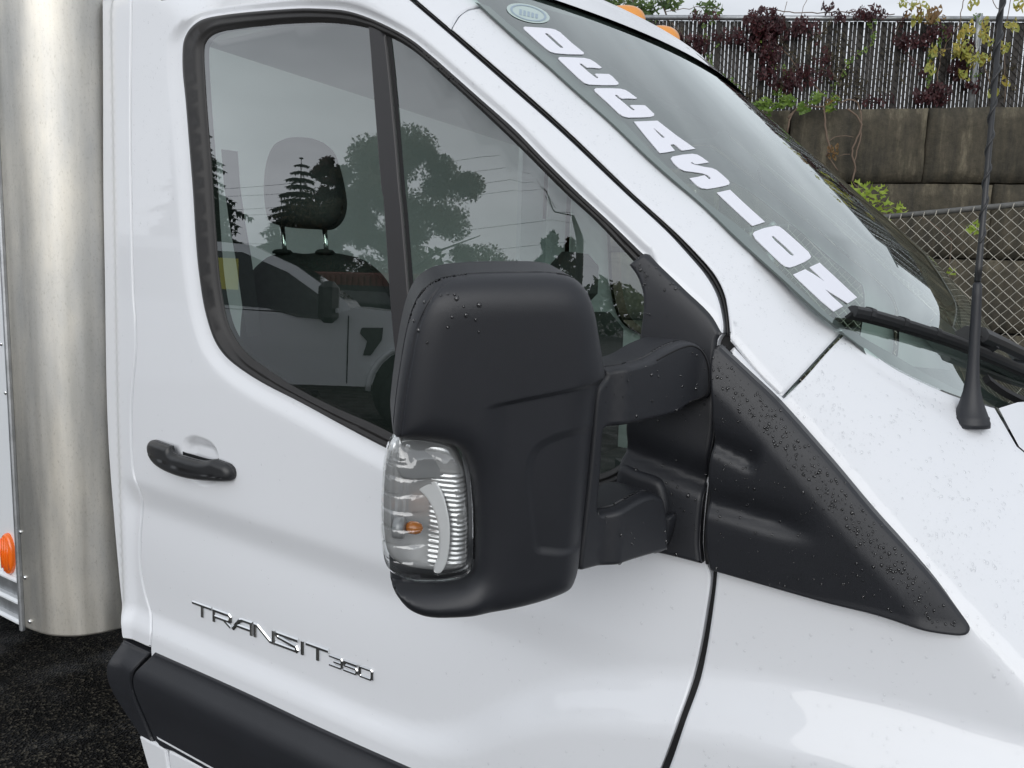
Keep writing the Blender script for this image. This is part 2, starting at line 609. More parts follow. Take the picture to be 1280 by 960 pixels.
def S(X, Z):
    X = np.asarray(X, float); Z = np.asarray(Z, float)
    y = 0.018 * softplus(Z - 1.15, .05)
    u = (Z - zh(X)) / roll_w(X)
    u = softplus(u, .04)
    y = y + .25 * (.42 * u + .58 * u * u)
    # body-side sculpt
    fade = sstep((X + 1.705) / .05) * (1 - .9 * sstep((X + .95) / .75))
    shift = -.035 * (X + 1.6)
    y = y + fade * np.interp(Z - shift, _zs, _cum)
    zb = np.interp(X, _fx, _fz)
    slope = np.interp(X, _fx[1:-1], (_fz[2:] - _fz[:-2]) / (_fx[2:] - _fx[:-2]))
    d = (zb - Z) / np.sqrt(1 + slope ** 2)
    amp = .017 + .02 * sstep((X + .9) / .7)
    wd = .055 + .05 * sstep((X + .9) / .7)
    y = y - amp * sstep(d / wd + .5)
    # nose taper towards the front
    y = y + .22 * softplus(X - .25, .08) ** 2
    return y

def gS(P):
    return P[:, 1] - S(P[:, 0], P[:, 2])

def hitS(px):
    P = march(px, gS)
    return P[:, [0, 2]]

# ---- windshield: x as a function of y across and z up
def kcf(z):
    return np.interp(z, [1.25, 1.45, 1.6, 1.8, 2.15], [.15, .17, .225, .245, .265])

def WX(y, z):
    return -.175 - .045 * sstep((1.50 - z) / .16) - (z - 1.466) / .827 + kcf(z) * (.92 ** 2 - (y - YC) ** 2)

def gW(P):
    return WX(P[:, 1], P[:, 2]) - P[:, 0]

def hitW(px):
    return march(px, gW)[:, [1, 2]]

# ------------------------------------------------------------------ curves and polygons
def catmull(pts, step=None, closed=True, n=6):
    """pts: (x, y[, 1]) - a third value marks a sharp corner"""
    P = [np.array(p[:2], float) for p in pts]
    C = [len(p) > 2 and bool(p[2]) for p in pts]
    L = len(P); out = []
    rngi = range(L if closed else L - 1)
    for i in rngi:
        p1, p2 = P[i], P[(i + 1) % L]
        p0 = P[(i - 1) % L] if (closed or i > 0) and not C[i] else 2 * p1 - p2
        j = (i + 1) % L
        p3 = P[(i + 2) % L] if (closed or i < L - 2) and not C[j] else 2 * p2 - p1
        d = np.linalg.norm(p2 - p1)
        # limit tangents so uneven spacing does not loop
        m1 = (p2 - p0); m2 = (p3 - p1)
        l1 = np.linalg.norm(p1 - p0) + 1e-9; l3 = np.linalg.norm(p3 - p2) + 1e-9
        m1 = m1 / (l1 + d) * d; m2 = m2 / (l3 + d) * d
        k = n if step is None else max(1, int(math.ceil(d / step)))
        for q in range(k):
            t = q / k
            h00 = 2 * t ** 3 - 3 * t ** 2 + 1; h10 = t ** 3 - 2 * t ** 2 + t
            h01 = -2 * t ** 3 + 3 * t ** 2; h11 = t ** 3 - t ** 2
            out.append(h00 * p1 + h10 * m1 + h01 * p2 + h11 * m2)
    if not closed:
        out.append(P[-1])
    return np.array(out)

def resample(poly, step, closed=True):
    P = np.array(poly, float)
    Q = np.vstack([P, P[:1]]) if closed else P
    seg = np.linalg.norm(np.diff(Q, axis=0), axis=1)
    out = []
    for i in range(len(seg)):
        k = max(1, int(math.ceil(seg[i] / step)))
        for q in range(k):
            out.append(Q[i] + (Q[i + 1] - Q[i]) * q / k)
    if not closed:
        out.append(Q[-1])
    out = np.array(out)
    keep = [0]
    for i in range(1, len(out)):
        if np.linalg.norm(out[i] - out[keep[-1]]) > 1e-5 * max(1, step * 100):
            keep.append(i)
    return out[keep]

def area(P):
    x, y = P[:, 0], P[:, 1]
    return 0.5 * np.sum(x * np.roll(y, -1) - np.roll(x, -1) * y)

def inside(Q, poly):
    x, y = Q[:, 0], Q[:, 1]
    r = np.zeros(len(Q), bool)
    a = poly; b = np.roll(poly, -1, 0)
    for i in range(len(a)):
        c = (a[i, 1] > y) != (b[i, 1] > y)
        if c.any():
            xi = (b[i, 0] - a[i, 0]) * (y - a[i, 1]) / (b[i, 1] - a[i, 1] + 1e-18) + a[i, 0]
            r ^= c & (x < xi)
    return r

def dist(Q, poly, closed=True):
    a = poly; b = np.roll(poly, -1, 0)
    if not closed:
        a = poly[:-1]; b = poly[1:]
    ab = b - a; l2 = (ab ** 2).sum(1) + 1e-18
    out = np.empty(len(Q))
    for s in range(0, len(Q), 3000):
        q = Q[s:s + 3000]
        ap = q[:, None, :] - a[None]
        t = np.clip((ap * ab[None]).sum(2) / l2, 0, 1)
        d2 = ((ap - t[..., None] * ab[None]) ** 2).sum(2)
        out[s:s + 3000] = np.sqrt(d2.min(1))
    return out

def offset_ring(P, d):
    """points moved d to the left-hand (inner, for ccw) side"""
    t = np.roll(P, -1, 0) - np.roll(P, 1, 0)
    t /= np.linalg.norm(t, axis=1)[:, None] + 1e-12
    return P + d * np.stack([-t[:, 1], t[:, 0]], 1)

class Surf:
    """maps (u, v, h) to a point; h is height towards the outside"""
    def __init__(s, f, hit=None):
        s.f = f; s.hit = hit

def _mapS(uv, h):
    return np.stack([uv[:, 0], S(uv[:, 0], uv[:, 1]) - h, uv[:, 1]], 1)
SIDE = Surf(_mapS, hitS)

def _mapW(uv, h):
    y, z = uv[:, 0], uv[:, 1]
    return np.stack([WX(y, z) + .64 * h, y, z + .77 * h], 1)
WIND = Surf(_mapW, hitW)

def plane_surf(p, n):
    p = np.array(p, float); n = np.array(n, float); n /= np.linalg.norm(n)
    b = np.array([0, 0, 1.0]); a = np.cross(b, n); a /= np.linalg.norm(a); b = np.cross(n, a)
    def f(uv, h):
        return p + uv[:, :1] * a + uv[:, 1:2] * b + np.asarray(h)[:, None] * n
    def hit(px):
        q = on_plane(px, p, n) - p
        return np.stack([q @ a, q @ b], 1)
    s = Surf(f, hit); s.p, s.a, s.b, s.n = p, a, b, n
    return s

def to_uv(surf, pts, step_px=4.0, closed=True, smooth=True):
    P = catmull(pts, step=step_px, closed=closed) if smooth else np.array([p[:2] for p in pts], float)
    return surf.hit(P)

SHEETS = {}
def sheet(name, surf, outline, mat, parent, holes=(), h0=0.0, hfun=None, r=0.004, grid=0.02, edge=0.008, rings=None,
          skirt=0.0, back=False, bulge=None, hole_r=None, keep=None, refine=(), **kw):
    """a skin over the polygon OUTLINE (surface coordinates) with rolled edges, real thickness and exact normals"""
    O = resample(outline, edge)
    if area(O) < 0: O = O[::-1]
    Hs = []
    for hp in holes:
        q = resample(hp, edge)
        if area(q) > 0: q = q[::-1]
        Hs.append(q)
    loops = [O] + Hs
    def d_of(Q):
        d = dist(Q, O)
        for q in Hs:
            d = np.minimum(d, dist(Q, q) * (1.0 if hole_r is None else r / max(hole_r, 1e-6)))
        return d
    if bulge:
        _sm = np.vstack([np.repeat(L, 1, 0) for L in [resample(L, edge * .6) for L in loops]])
        _w = np.concatenate([0.5 * (np.linalg.norm(L - np.roll(L, 1, 0), axis=1) + np.linalg.norm(L - np.roll(L, -1, 0), axis=1)) for L in [resample(L, edge * .6) for L in loops]])
        _p = 9.0
        _B = math.sqrt(pi) * math.gamma((_p - 1) / 2) / math.gamma(_p / 2)
        _hard = d_of
        def d_of(Q):
            d = _hard(Q); out = np.empty(len(Q))
            for i in range(0, len(Q), 3000):
                q = Q[i:i + 3000]
                r2 = ((q[:, None] - _sm[None]) ** 2).sum(2) + 1e-10
                out[i:i + 3000] = ((_w * r2 ** (-_p / 2)).sum(1) / _B) ** (-1 / (_p - 1))
            k = sstep((d - edge * .6) / (edge * 1.2))
            return d * (1 - k) + out * k
    def isin(Q):
        m = inside(Q, O)
        for q in Hs: m &= ~inside(Q, q)
        return m
    def H(Q):
        h = np.full(len(Q), float(h0))
        d = d_of(Q) if (r > 0 or bulge) else None
        if bulge:
            hm, wd, pw = bulge
            x = 1 - np.clip(d / wd, 0, 1)
            h = h + hm * (1 - x ** pw) ** (1 / pw)
        elif r > 0:
            x = np.clip(r - d, 0, r)
            h = h - (r - np.sqrt(np.maximum(r * r - x * x, 0)))
        if hfun is not None:
            h = h + hfun(Q)
        return h
    pts = list(map(tuple, O)); edges = []
    n0 = len(O)
    edges += [(i, (i + 1) % n0) for i in range(n0)]
    for q in Hs:
        b = len(pts); pts += list(map(tuple, q))
        edges += [(b + i, b + (i + 1) % len(q)) for i in range(len(q))]
    extra = []
    if rings is None:
        if bulge: rings = [bulge[1] * k for k in (.012, .04, .09, .17, .28, .42, .6, .8, 1.0)]
        elif r > 0: rings = [r * .12, r * .35, r * .7, r * 1.05, r * 2.0]
        else: rings = []
    last = 0
    for k, dr in enumerate(rings):
        for L in loops:
            st = max(edge * .8, min(grid, dr * .9))
            q = offset_ring(resample(L, st) if st > edge else L, dr)
            dd = np.minimum.reduce([dist(q, LL) for LL in loops])
            q = q[(dd > dr * .93) & isin(q)]
            extra.append(q)
        last = dr
    for (line, offs, st) in refine:
        ln = resample(line, st, closed=False)
        for of in offs:
            q = offset_ring(ln, of)[1:-1] if len(ln) > 2 else ln
            dd = np.minimum.reduce([dist(q, LL) for LL in loops])
            q = q[(dd > st * .6) & isin(q)]
            extra.append(q)
    u0, v0 = O.min(0); u1, v1 = O.max(0)
    gu = np.arange(u0, u1, grid); gv = np.arange(v0, v1, grid * .866)
    G = np.array([(a + (grid / 2 if j % 2 else 0), b) for j, b in enumerate(gv) for a in gu]) if len(gu) and len(gv) else np.zeros((0, 2))
    if keep is not None and len(G): G = G[keep(G)]
    if len(G):
        G = G[isin(G)]
    if len(G):
        dd = np.minimum.reduce([dist(G, LL) for LL in loops])
        G = G[dd > max(last + grid * .35, grid * .5)]
        extra.append(G)
    if extra:
        E = np.vstack(extra)
        pts += list(map(tuple, E))
    res = delaunay_2d_cdt([Vector(p) for p in pts], edges, [], 0, 1e-7)
    UV = np.array([tuple(p) for p in res[0]]); T = np.array(res[2])
    cen = UV[T].mean(1)
    T = T[isin(cen)]
    used = np.unique(T); re = -np.ones(len(UV), int); re[used] = np.arange(len(used))
    UV = UV[used]; T = re[T]
    Pn = surf.f(UV, H(UV))
    def normals(Q, e=4e-4):
        a = surf.f(Q + [e, 0], H(Q + [e, 0])) - surf.f(Q - [e, 0], H(Q - [e, 0]))
        b = surf.f(Q + [0, e], H(Q + [0, e])) - surf.f(Q - [0, e], H(Q - [0, e]))
        n = np.cross(a, b)
        return n / (np.linalg.norm(n, axis=1)[:, None] + 1e-15)
    up = surf.f(UV[:1], np.array([1.0])) - surf.f(UV[:1], np.array([0.0]))
    N = normals(UV)
    # edge vertices: take the normal a hair inside the sheet
    sgn = 1.0 if (N * up).sum(1).mean() > 0 else -1.0
    N = N * sgn
    fn = np.cross(Pn[T[:, 1]] - Pn[T[:, 0]], Pn[T[:, 2]] - Pn[T[:, 0]])
    flip = (fn * N[T[:, 0]]).sum(1) < 0
    T[flip] = T[flip][:, ::-1]
    V = [Pn]; NN = [N]; F = [tuple(t) for t in T]
    nv = len(Pn)
    if skirt > 0:
        for L in loops:
            top = surf.f(L, H(L)); bot = surf.f(L, H(L) - skirt)
            outd = -(offset_ring(L, 1e-3) - L)
            e3 = surf.f(L + outd, H(L) * 0 + h0) - surf.f(L, H(L) * 0 + h0)
            e3 /= np.linalg.norm(e3, axis=1)[:, None] + 1e-12
            k = len(L)
            V += [top, bot]; NN += [e3, e3]
            for i in range(k):
                j = (i + 1) % k
                f = (nv + i, nv + k + i, nv + k + j, nv + j)
                F.append(f if sgn > 0 else f)
            nv += 2 * k
    if back:
        Pb = surf.f(UV, np.full(len(UV), h0 - 1e9) if False else H(UV) * 0 + (h0 - skirt if bulge else h0 - skirt))
        V.append(Pb); NN.append(-N * 0 - up / np.linalg.norm(up))
        F += [tuple(t[::-1] + nv) for t in T]
        nv += len(Pb)
    V = np.vstack(V); NN = np.vstack(NN)
    o = mesh_obj(name, V, F, mat, parent, N=NN, **kw)
    SHEETS[o.name] = (surf, O, Hs, H, normals, sgn, isin)
    return o

CAPT = None
def dark_water():
    m = sheet_glass('water_on_black', (.5, .5, .5), 1.33, 3.2)
    t = m.node_tree
    lw = t.nodes.new("ShaderNodeLayerWeight"); lw.inputs[0].default_value = .5
    rp = t.nodes.new("ShaderNodeValToRGB")
    rp.color_ramp.elements[0].color = (.75, .75, .75, 1)
    rp.color_ramp.elements[1].position = .7; rp.color_ramp.elements[1].color = (.15, .15, .16, 1)  # clear bead tinted dark to imitate refraction over black
    t.links.new(lw.outputs["Facing"], rp.inputs["Fac"])
    t.links.new(rp.outputs[0], [n for n in t.nodes if n.type == 'BSDF_TRANSPARENT'][0].inputs[0])
    return m
MT['water_black'] = dark_water()
def drops(name, key, parent, n, rmin, rmax, where=None, power=3.0, squash=.45, seed=1, mat=None):
    """water drops standing on a sheet, all one mesh"""
    surf, O, Hs, H, nf, sgn, isin = SHEETS[key]
    g = np.random.default_rng(seed)
    lo, hi = O.min(0), O.max(0)
    Q = lo + g.random((n * 12, 2)) * (hi - lo)
    Q = Q[isin(Q)]
    Q = Q[np.minimum.reduce([dist(Q, L) for L in [O] + Hs]) > rmax * .8]
    if where is not None:
        p = where(Q)
        Q = Q[g.random(len(Q)) < p]
    Q = Q[:n]
    if not len(Q): return None
    P = surf.f(Q, H(Q)); N = nf(Q) * sgn
    R = rmin + (rmax - rmin) * g.random(len(Q)) ** power
    b = MB()
    K = 8
    for p, nn, r in zip(P, N, R):
        u = np.cross(nn, [0, 0, 1]); u /= np.linalg.norm(u) + 1e-9; v = np.cross(nn, u)
        ex = 1 + .5 * g.random(); a0 = g.random() * 6
        V = []
        for (rr, hh) in ((1.0, -.15), (.93, .28), (.62, .72)):
            for k in range(K):
                a = a0 + 2 * pi * k / K
                V.append(p + r * rr * (cos(a) * u + ex * sin(a) * v * (1 + .12 * sin(3 * a + a0))) + nn * (r * squash * 1.6 * hh))
        V.append(p + nn * (r * squash * 1.6))
        F = []
        for i in range(2):
            for k in range(K):
                k2 = (k + 1) % K
                F.append((i * K + k, i * K + k2, (i + 1) * K + k2, (i + 1) * K + k))
        for k in range(K):
            F.append((2 * K + k, 2 * K + (k + 1) % K, 3 * K))
        b.add(V, F)
    return b.build(name, mat or MT['water'], parent, smooth=True, kind='stuff')

# ================================================================== ground
g = MB()
NG = 60
gx = np.sign(np.linspace(-1, 1, NG)) * np.abs(np.linspace(-1, 1, NG)) ** 3 * 600
V = [(x, y, 0) for y in gx for x in gx]
F = [(j * NG + i, j * NG + i + 1, (j + 1) * NG + i + 1, (j + 1) * NG + i) for j in range(NG - 1) for i in range(NG - 1)]
mesh_obj('ground', V, F, MT['asphalt'], kind='structure', label='dark wet asphalt yard under the truck')

# ================================================================== the truck
truck = empty('box_truck', (-1.2, YC, 0), label='white cab box truck with long black towing mirror and aluminium box corner', cat='truck')

SEAL_OUT = [(222, 65), (224, 48), (232, 33), (247, 22), (275, 16), (320, 11), (370, 7.5), (400, 8), (425, 10), (450, 17), (480, 30), (510, 47),
            (535, 67), (560, 89), (595, 120), (640, 160), (680, 201), (720, 240), (760, 277), (797, 313, 1), (806, 322), (812, 360), (812, 410), (806, 460), (800, 510),
            (796, 560), (785, 592), (760, 608), (700, 622), (640, 622), (590, 610), (540, 592), (482, 564), (460, 553), (420, 531.5), (370, 504), (325, 481),
            (295, 462), (275, 445), (262, 425), (252, 395), (246, 365), (240, 315), (235, 237), (230, 175), (226, 125), (222.5, 90)]
SEAL_IN = [(246, 57), (250, 47), (262, 37), (290, 32), (320, 29), (350, 26.5), (395, 25), (425, 27), (455, 32.5), (472, 40), (495, 51), (520, 69), (557, 102),
           (595, 137), (640, 180), (700, 240), (740, 277), (787, 327, 1), (796, 345), (803, 365), (804, 385), (801, 412), (797, 446), (791, 500), (786, 550),
           (770, 582), (730, 598), (660, 602), (600, 594), (540, 573), (487, 546), (457, 531), (407, 509), (352, 480), (320, 458), (305, 447), (290, 430),
           (277, 405), (270, 375), (265, 340), (261, 290), (257.5, 237), (255, 200), (251, 150), (247.5, 100)]
seal_out = to_uv(SIDE, SEAL_OUT)
seal_in = to_uv(SIDE, SEAL_IN)
CUP = [(227, 556), (231, 547), (241, 543.5), (253, 546), (264, 552), (271, 561), (274, 575), (275, 592), (273, 601), (268, 607), (257, 609), (243, 604), (232, 594), (227, 575)]
cup = to_uv(SIDE, CUP)

REAR_CUT = [(164, -100), (164, 0), (163, 100), (163, 200), (165, 310), (166.5, 365), (169, 402), (169.5, 440), (166.5, 475), (164, 510), (164, 540), (164.5, 560), (167, 592),
            (172, 607), (177.5, 624), (177.5, 640), (175, 675), (176.5, 717), (183, 748), (188.5, 768), (189, 787), (187.5, 810)]
FRONT_L = [(511, 0), (560, 42), (640, 112), (700, 165), (779, 240), (832, 289), (858, 317), (880, 343), (894, 367), (901, 392), (903, 415), (897, 426), (895, 450), (897, 480), (898, 520),
           (895, 550), (889, 580), (883, 625), (879, 675), (883, 705), (887.5, 720), (881, 770), (872, 820), (863, 855), (847, 900), (826, 958), (790, 1040), (760, 1100)]
FRONT_R = [(520, 0), (567, 40), (640, 103), (706, 162), (787, 240), (840, 288), (868, 316), (892, 344), (904, 368), (909, 395), (911.5, 425)]
FRONT_R2 = [(912, 427), (911, 450), (911, 480), (911, 522), (909, 550), (904, 580), (899, 625), (895, 675), (895, 706), (895, 720), (889, 770), (881, 820), (873, 855), (856, 902), (836, 960), (800, 1045), (770, 1105)]

rear = hitS(catmull(REAR_CUT, step=6, closed=False))
frontL = hitS(catmull(FRONT_L, step=6, closed=False))
frontR = hitS(catmull(FRONT_R, step=6, closed=False))
frontR2 = hitS(catmull(FRONT_R2, step=6, closed=False))
top_xz = np.array([[-1.0, 2.055], [-1.3, 2.065], [-1.52, 2.06]])
door_poly = np.vstack([rear[::-1][:-8] + [0.0026, 0], top_xz[::-1], frontL, [[-.42, .44], [-1.2, .42], [-1.575, .42]]])
hole = offset_ring(resample(seal_out if area(seal_out) > 0 else seal_out[::-1], .012), .004)

def door_h(Q):
    d = dist(Q, seal_out)
    ins = inside(Q, seal_out)
    d = np.where(ins, 0, d)
    wdt = .042 - .026 * sstep((Q[:, 1] - zh(Q[:, 0]) + .09) / .10)
    h = -.010 * (1 - sstep(d / wdt))
    ic = inside(Q, cup)
    dc = dist(Q, cup)
    h = h - np.where(ic, .019 * sstep(dc / .028) + .0015 * sstep(dc / .003), 0)
    return h

door = sheet('front_door', SIDE, door_poly, MT['paint'], truck, holes=[hole], hfun=door_h, r=.0032, grid=.0125, edge=.007, skirt=.02,
             rings=[.0006, .0018, .0034, .005, .009, .014, .020, .028, .037, .045], refine=[(np.vstack([cup, cup[:1]]), (-.003, 0, .002, .004, .008, .013, .019, .026), .004)])
# rubber seal round the window opening
def seal_h(Q):
    do = dist(Q, seal_out); di = dist(Q, seal_in)
    t = do / (do + di + 1e-9)
    return .005 * np.exp(-((t - .22) / .16) ** 2) + .003 * np.exp(-((t - .62) / .14) ** 2) - .004 * sstep((t - .7) / .3)
sheet('window_seal', SIDE, seal_out, MT['rubber'], door, holes=[seal_in], h0=-.011, hfun=seal_h, r=.002, grid=.02, edge=.006, rings=[.001, .003, .005, .007, .009, .011, .014], skirt=.012)

DIV_L = [(453, 24), (456, 60), (462, 140), (470, 237), (472, 245), (482, 390), (490, 470), (500, 560)]
DIV_R = [(474, 36), (479, 80), (487, 165), (493, 237), (495.5, 260), (506, 390), (513, 470), (520, 572)]
dl = hitS(catmull(DIV_L, step=8, closed=False)); dr_ = hitS(catmull(DIV_R, step=8, closed=False))
sheet('window_pillar_bar', SIDE, np.vstack([dl, dr_[::-1]]), MT['bar'], door, h0=-.0125, r=.003, grid=.02, edge=.01, skirt=.01)
# dark gap and thin lip of the fixed quarter glass just in front of the bar
gl_a = hitS(catmull([(x + 1, y) for x, y in DIV_R], step=8, closed=False)); gl_b = hitS(catmull([(x + 6, y) for x, y in DIV_R], step=8, closed=False))
sheet('glass_run_channel', SIDE, np.vstack([gl_a, gl_b[::-1]]), MT['black'], door, h0=-.0165, r=0, grid=.03, edge=.012)

si = offset_ring(resample(seal_in if area(seal_in) > 0 else seal_in[::-1], .012), -.006)
div_mid = hitS(np.array([(464, -20), (470, 140), (482, 240), (494, 390), (508, 590)], float))
def left_of_div(Q):
    return Q[:, 0] < np.interp(Q[:, 1], div_mid[::-1, 1], div_mid[::-1, 0])
ml = left_of_div(si)
def cut_poly(mask):
    P = si[mask]
    k = np.argmax(np.linalg.norm(np.roll(P, -1, 0) - P, axis=1))
    return np.roll(P, -(k + 1), 0)
def plain_glass(name, poly, h, parent, mat, surf=SIDE, grid=.04):
    return sheet(name, surf, poly, mat, parent, h0=h, r=0, grid=grid, edge=.03)
def glass_edge(P):
    a, b = P[-1], P[0]
    k = max(2, int(np.linalg.norm(b - a) / .03))
    return np.vstack([P, [a + (b - a) * t for t in np.linspace(0, 1, k + 1)[1:-1]]])
side_glass = plain_glass('door_glass', glass_edge(cut_poly(ml)), -.017, door, MT['side_glass'])
quarter_glass = plain_glass('quarter_glass', glass_edge(cut_poly(~ml)), -.0175, door, MT['side_glass'])

# dark cavity behind the panel gaps
def band(name, px, mat, parent, h0, wpx):
    c = catmull(px, step=10, closed=False)
    uv = hitS(c)
    t = np.gradient(uv, axis=0); t /= np.linalg.norm(t, axis=1)[:, None]
    n = np.stack([-t[:, 1], t[:, 0]], 1)
    return sheet(name, SIDE, np.vstack([uv + n * wpx, (uv - n * wpx)[::-1]]), mat, parent, h0=h0, r=0, grid=.03, edge=.02)
gapc = [((a[0] + b[0]) / 2, (a[1] + b[1]) / 2) for a, b in zip(FRONT_L[:11], FRONT_R)] + [(904, 440), (903, 480), (904, 522), (902, 550), (896, 580), (890, 625), (886, 675), (888, 705), (892, 720), (885, 770), (877, 820), (868, 855), (852, 900), (831, 959), (795, 1042), (765, 1102)]
band('door_gap', gapc, MT['black'], truck, -.016, .022)
band('door_gap', REAR_CUT[1:], MT['black'], truck, -.008, .012)
# the weatherstrip that shows in the front gap
ws = hitS(catmull(gapc[:11], step=6, closed=False))
Pw = _mapS(ws, np.full(len(ws), -.010)); 
b = MB(); b.tube(Pw, .0014, 8); b.build('weatherstrip', MT['rubber'], door, smooth=True)
ws2 = hitS(catmull([(905, 432), (899.5, 452), (901, 485), (902, 520), (899, 548), (893.5, 580), (887.5, 625), (883.5, 675), (886, 704)], step=6, closed=False))
Pw = _mapS(ws2, np.full(len(ws2), .002)); 
b = MB(); b.tube(Pw, .0038, 10); b.build('weatherstrip', MT['plastic_smooth'], door, smooth=True)

# door handle: grip standing off the door over its cup
HOUT = [(191, 556), (193, 551), (197, 549), (210, 552), (224, 556, 1), (227, 564), (241, 568.5), (261, 574), (270, 574), (275.5, 572.5), (284, 576), (291, 580), (295, 587), (295.5, 595), (292, 600),
        (271, 599), (246, 595.5), (221, 588), (203, 579), (193, 568)]
hp_ = to_uv(SIDE, HOUT, 3)
hc = hp_.mean(0)
def handle_h(Q):
    x = (Q[:, 0] - hp_[:, 0].min()) / np.ptp(hp_[:, 0])
    z = dist(Q, np.array([[a, np.interp(a, [hp_[:, 0].min(), hc[0], hp_[:, 0].max()], [hc[1] + .004, hc[1] - .010, hc[1] - .012])] for a in np.linspace(hp_[:, 0].min(), hp_[:, 0].max(), 12)]), closed=False)
    return .016 * np.sin(np.clip(x, 0, 1) * pi) ** .6 - .0012 * np.exp(-((z) / .0012) ** 2)
handle = sheet('door_handle', SIDE, hp_, MT['plastic_smooth'], door, h0=.004, hfun=handle_h, bulge=(.013, .013, 2.0), grid=.006, edge=.004, skirt=.006, back=True)
lock = to_uv(SIDE, [(193, 553), (197, 550), (209, 552.5), (203, 558), (196, 559)], 3)

# model badge letters: raised chrome strokes
def badge_px(u, v):
    return (235 + (38 + 907 * u) / 5.333, 740 + (60 + 327 * u + 80 * v + 12 * u * v) / 5.333)
CELLS = [('T', 38, 165), ('R', 172, 296), ('A', 305, 436), ('N', 445, 583), ('S', 590, 741), ('I', 752, 784), ('T', 795, 945), ('3', 950, 1036), ('5', 1046, 1136), ('0', 1146, 1238)]
GL = {'T': [[(0, .07), (1, .07)], [(.5, .07), (.5, 1)]],
      'R': [[(.06, 1), (.06, .07), (.86, .07), (.95, .2), (.95, .45), (.85, .57), (.12, .57)], [(.62, .6), (.98, 1)]],
      'A': [[(0, 1), (.36, .16), (.48, .07), (.94, .07), (.94, 1)], [(.25, .64), (.94, .64)]],
      'N': [[(.06, 1), (.06, .07), (.18, .07), (.8, .93), (.94, .93), (.94, 0)]],
      'S': [[(1, .1), (.08, .1), (.05, .25), (.12, .38), (.9, .62), (.95, .78), (.9, .92), (0, .92)]],
      'I': [[(.5, 0), (.5, 1)]],
      '3': [[(0, .05), (.9, .05), (.95, .15), (.95, .85), (.9, .95), (0, .95)], [(.35, .5), (.93, .5)]],
      '5': [[(1, .05), (.06, .05), (.06, .47), (.88, .47), (.95, .6), (.95, .85), (.88, .95), (0, .95)]],
      '0': [[(.06, .15), (.14, .05), (.86, .05), (.94, .15), (.94, .85), (.86, .95), (.14, .95), (.06, .85)]]}
for ch, x0, x1 in CELLS:
    b = MB()
    small = ch.isdigit()
    for st in GL[ch]:
        pts = []
        for (q, v) in st:
            u = ((x0 + q * (x1 - x0)) - 38) / 907
            vv = (.30 + .70 * v) if small else v
            pts.append(badge_px(u, vv))
        uv = hitS(np.array(pts, float))
        P = _mapS(uv, np.zeros(len(uv)))
        e = 1e-3
        nn = np.stack([(S(uv[:, 0] + e, uv[:, 1]) - S(uv[:, 0] - e, uv[:, 1])) / (2 * e), -np.ones(len(uv)), (S(uv[:, 0], uv[:, 1] + e) - S(uv[:, 0], uv[:, 1] - e)) / (2 * e)], 1)
        wd = .0034 if small else .0049
        ht = .0045
        b.sweep(P, nn, [(wd, -.002), (wd, ht * .55), (wd * .45, ht), (-wd * .45, ht), (-wd, ht * .55), (-wd, -.002)], closed=(ch == '0'))
    b.build('badge_letter', MT['chrome'], door)

# lower cladding
def clad_h(Q):
    z = Q[:, 1]
    return .026 * sstep((.636 - z) / .055) - .035 * sstep((.580 - z) / .20)
cl1 = to_uv(SIDE, [(194, 815, 1), (300, 862), (400, 909), (510, 958), (640, 1015), (760, 1067, 1), (750, 1190, 1), (640, 1150), (420, 1048), (300, 988), (214, 941, 1), (194, 932), (184, 880), (180, 850), (183, 834)], 12)
sheet('door_cladding', SIDE, cl1, MT['plastic'], door, h0=.004, hfun=clad_h, r=.005, grid=.018, edge=.01, skirt=.03)

# cab corner behind the door
corner_px = [(123, -100), (123, 0), (123.5, 100), (124, 240), (126, 350), (128, 480), (131, 560), (137, 640), (144, 720), (152, 798, 1)]
cor = np.vstack([hitS(catmull(corner_px, step=8, closed=False)), (rear[::-1] - [.0022, 0])[:-8], [[-1.595, 2.112], [-1.715, 2.112]]])
def corner_h(Q):
    # small relief lines near the rear edge of the cab
    x0 = np.interp(Q[:, 1], [.6, 2.1], [-1.716, -1.716])
    t = (Q[:, 0] - x0)
    return -.008 * (1 - sstep(t / .03)) + 0 * t
cab_corner = sheet('cab_corner_panel', SIDE, cor, MT['paint'], truck, hfun=corner_h, r=.004, grid=.014, edge=.008, skirt=.03)
cl2 = to_uv(SIDE, [(153, 800, 1), (188, 816, 1), (180, 832), (176, 850), (178, 880), (186, 925), (190, 931, 1), (172, 921, 1), (160, 895), (150, 862), (147, 834)], 6)
sheet('corner_cladding', SIDE, cl2, MT['plastic'], cab_corner, h0=.004, hfun=clad_h, r=.006, grid=.016, edge=.008, skirt=.03)
# rocker below the cladding
rk1 = to_uv(SIDE, [(171, 920, 1), (204, 937, 1), (207, 955), (215, 1000, 1), (196, 995), (185, 968)], 6)
rk2 = to_uv(SIDE, [(207.5, 938.5, 1), (300, 985), (420, 1045), (640, 1145, 1), (640, 1215, 1), (420, 1110), (300, 1050), (219, 1002, 1), (210, 960)], 12)
sheet('rocker_panel', SIDE, rk1, MT['paint'], truck, h0=-.004, r=.006, grid=.018, edge=.008, skirt=.03)
sheet('rocker_panel', SIDE, rk2, MT['paint'], truck, h0=-.004, r=.006, grid=.018, edge=.01, skirt=.03)

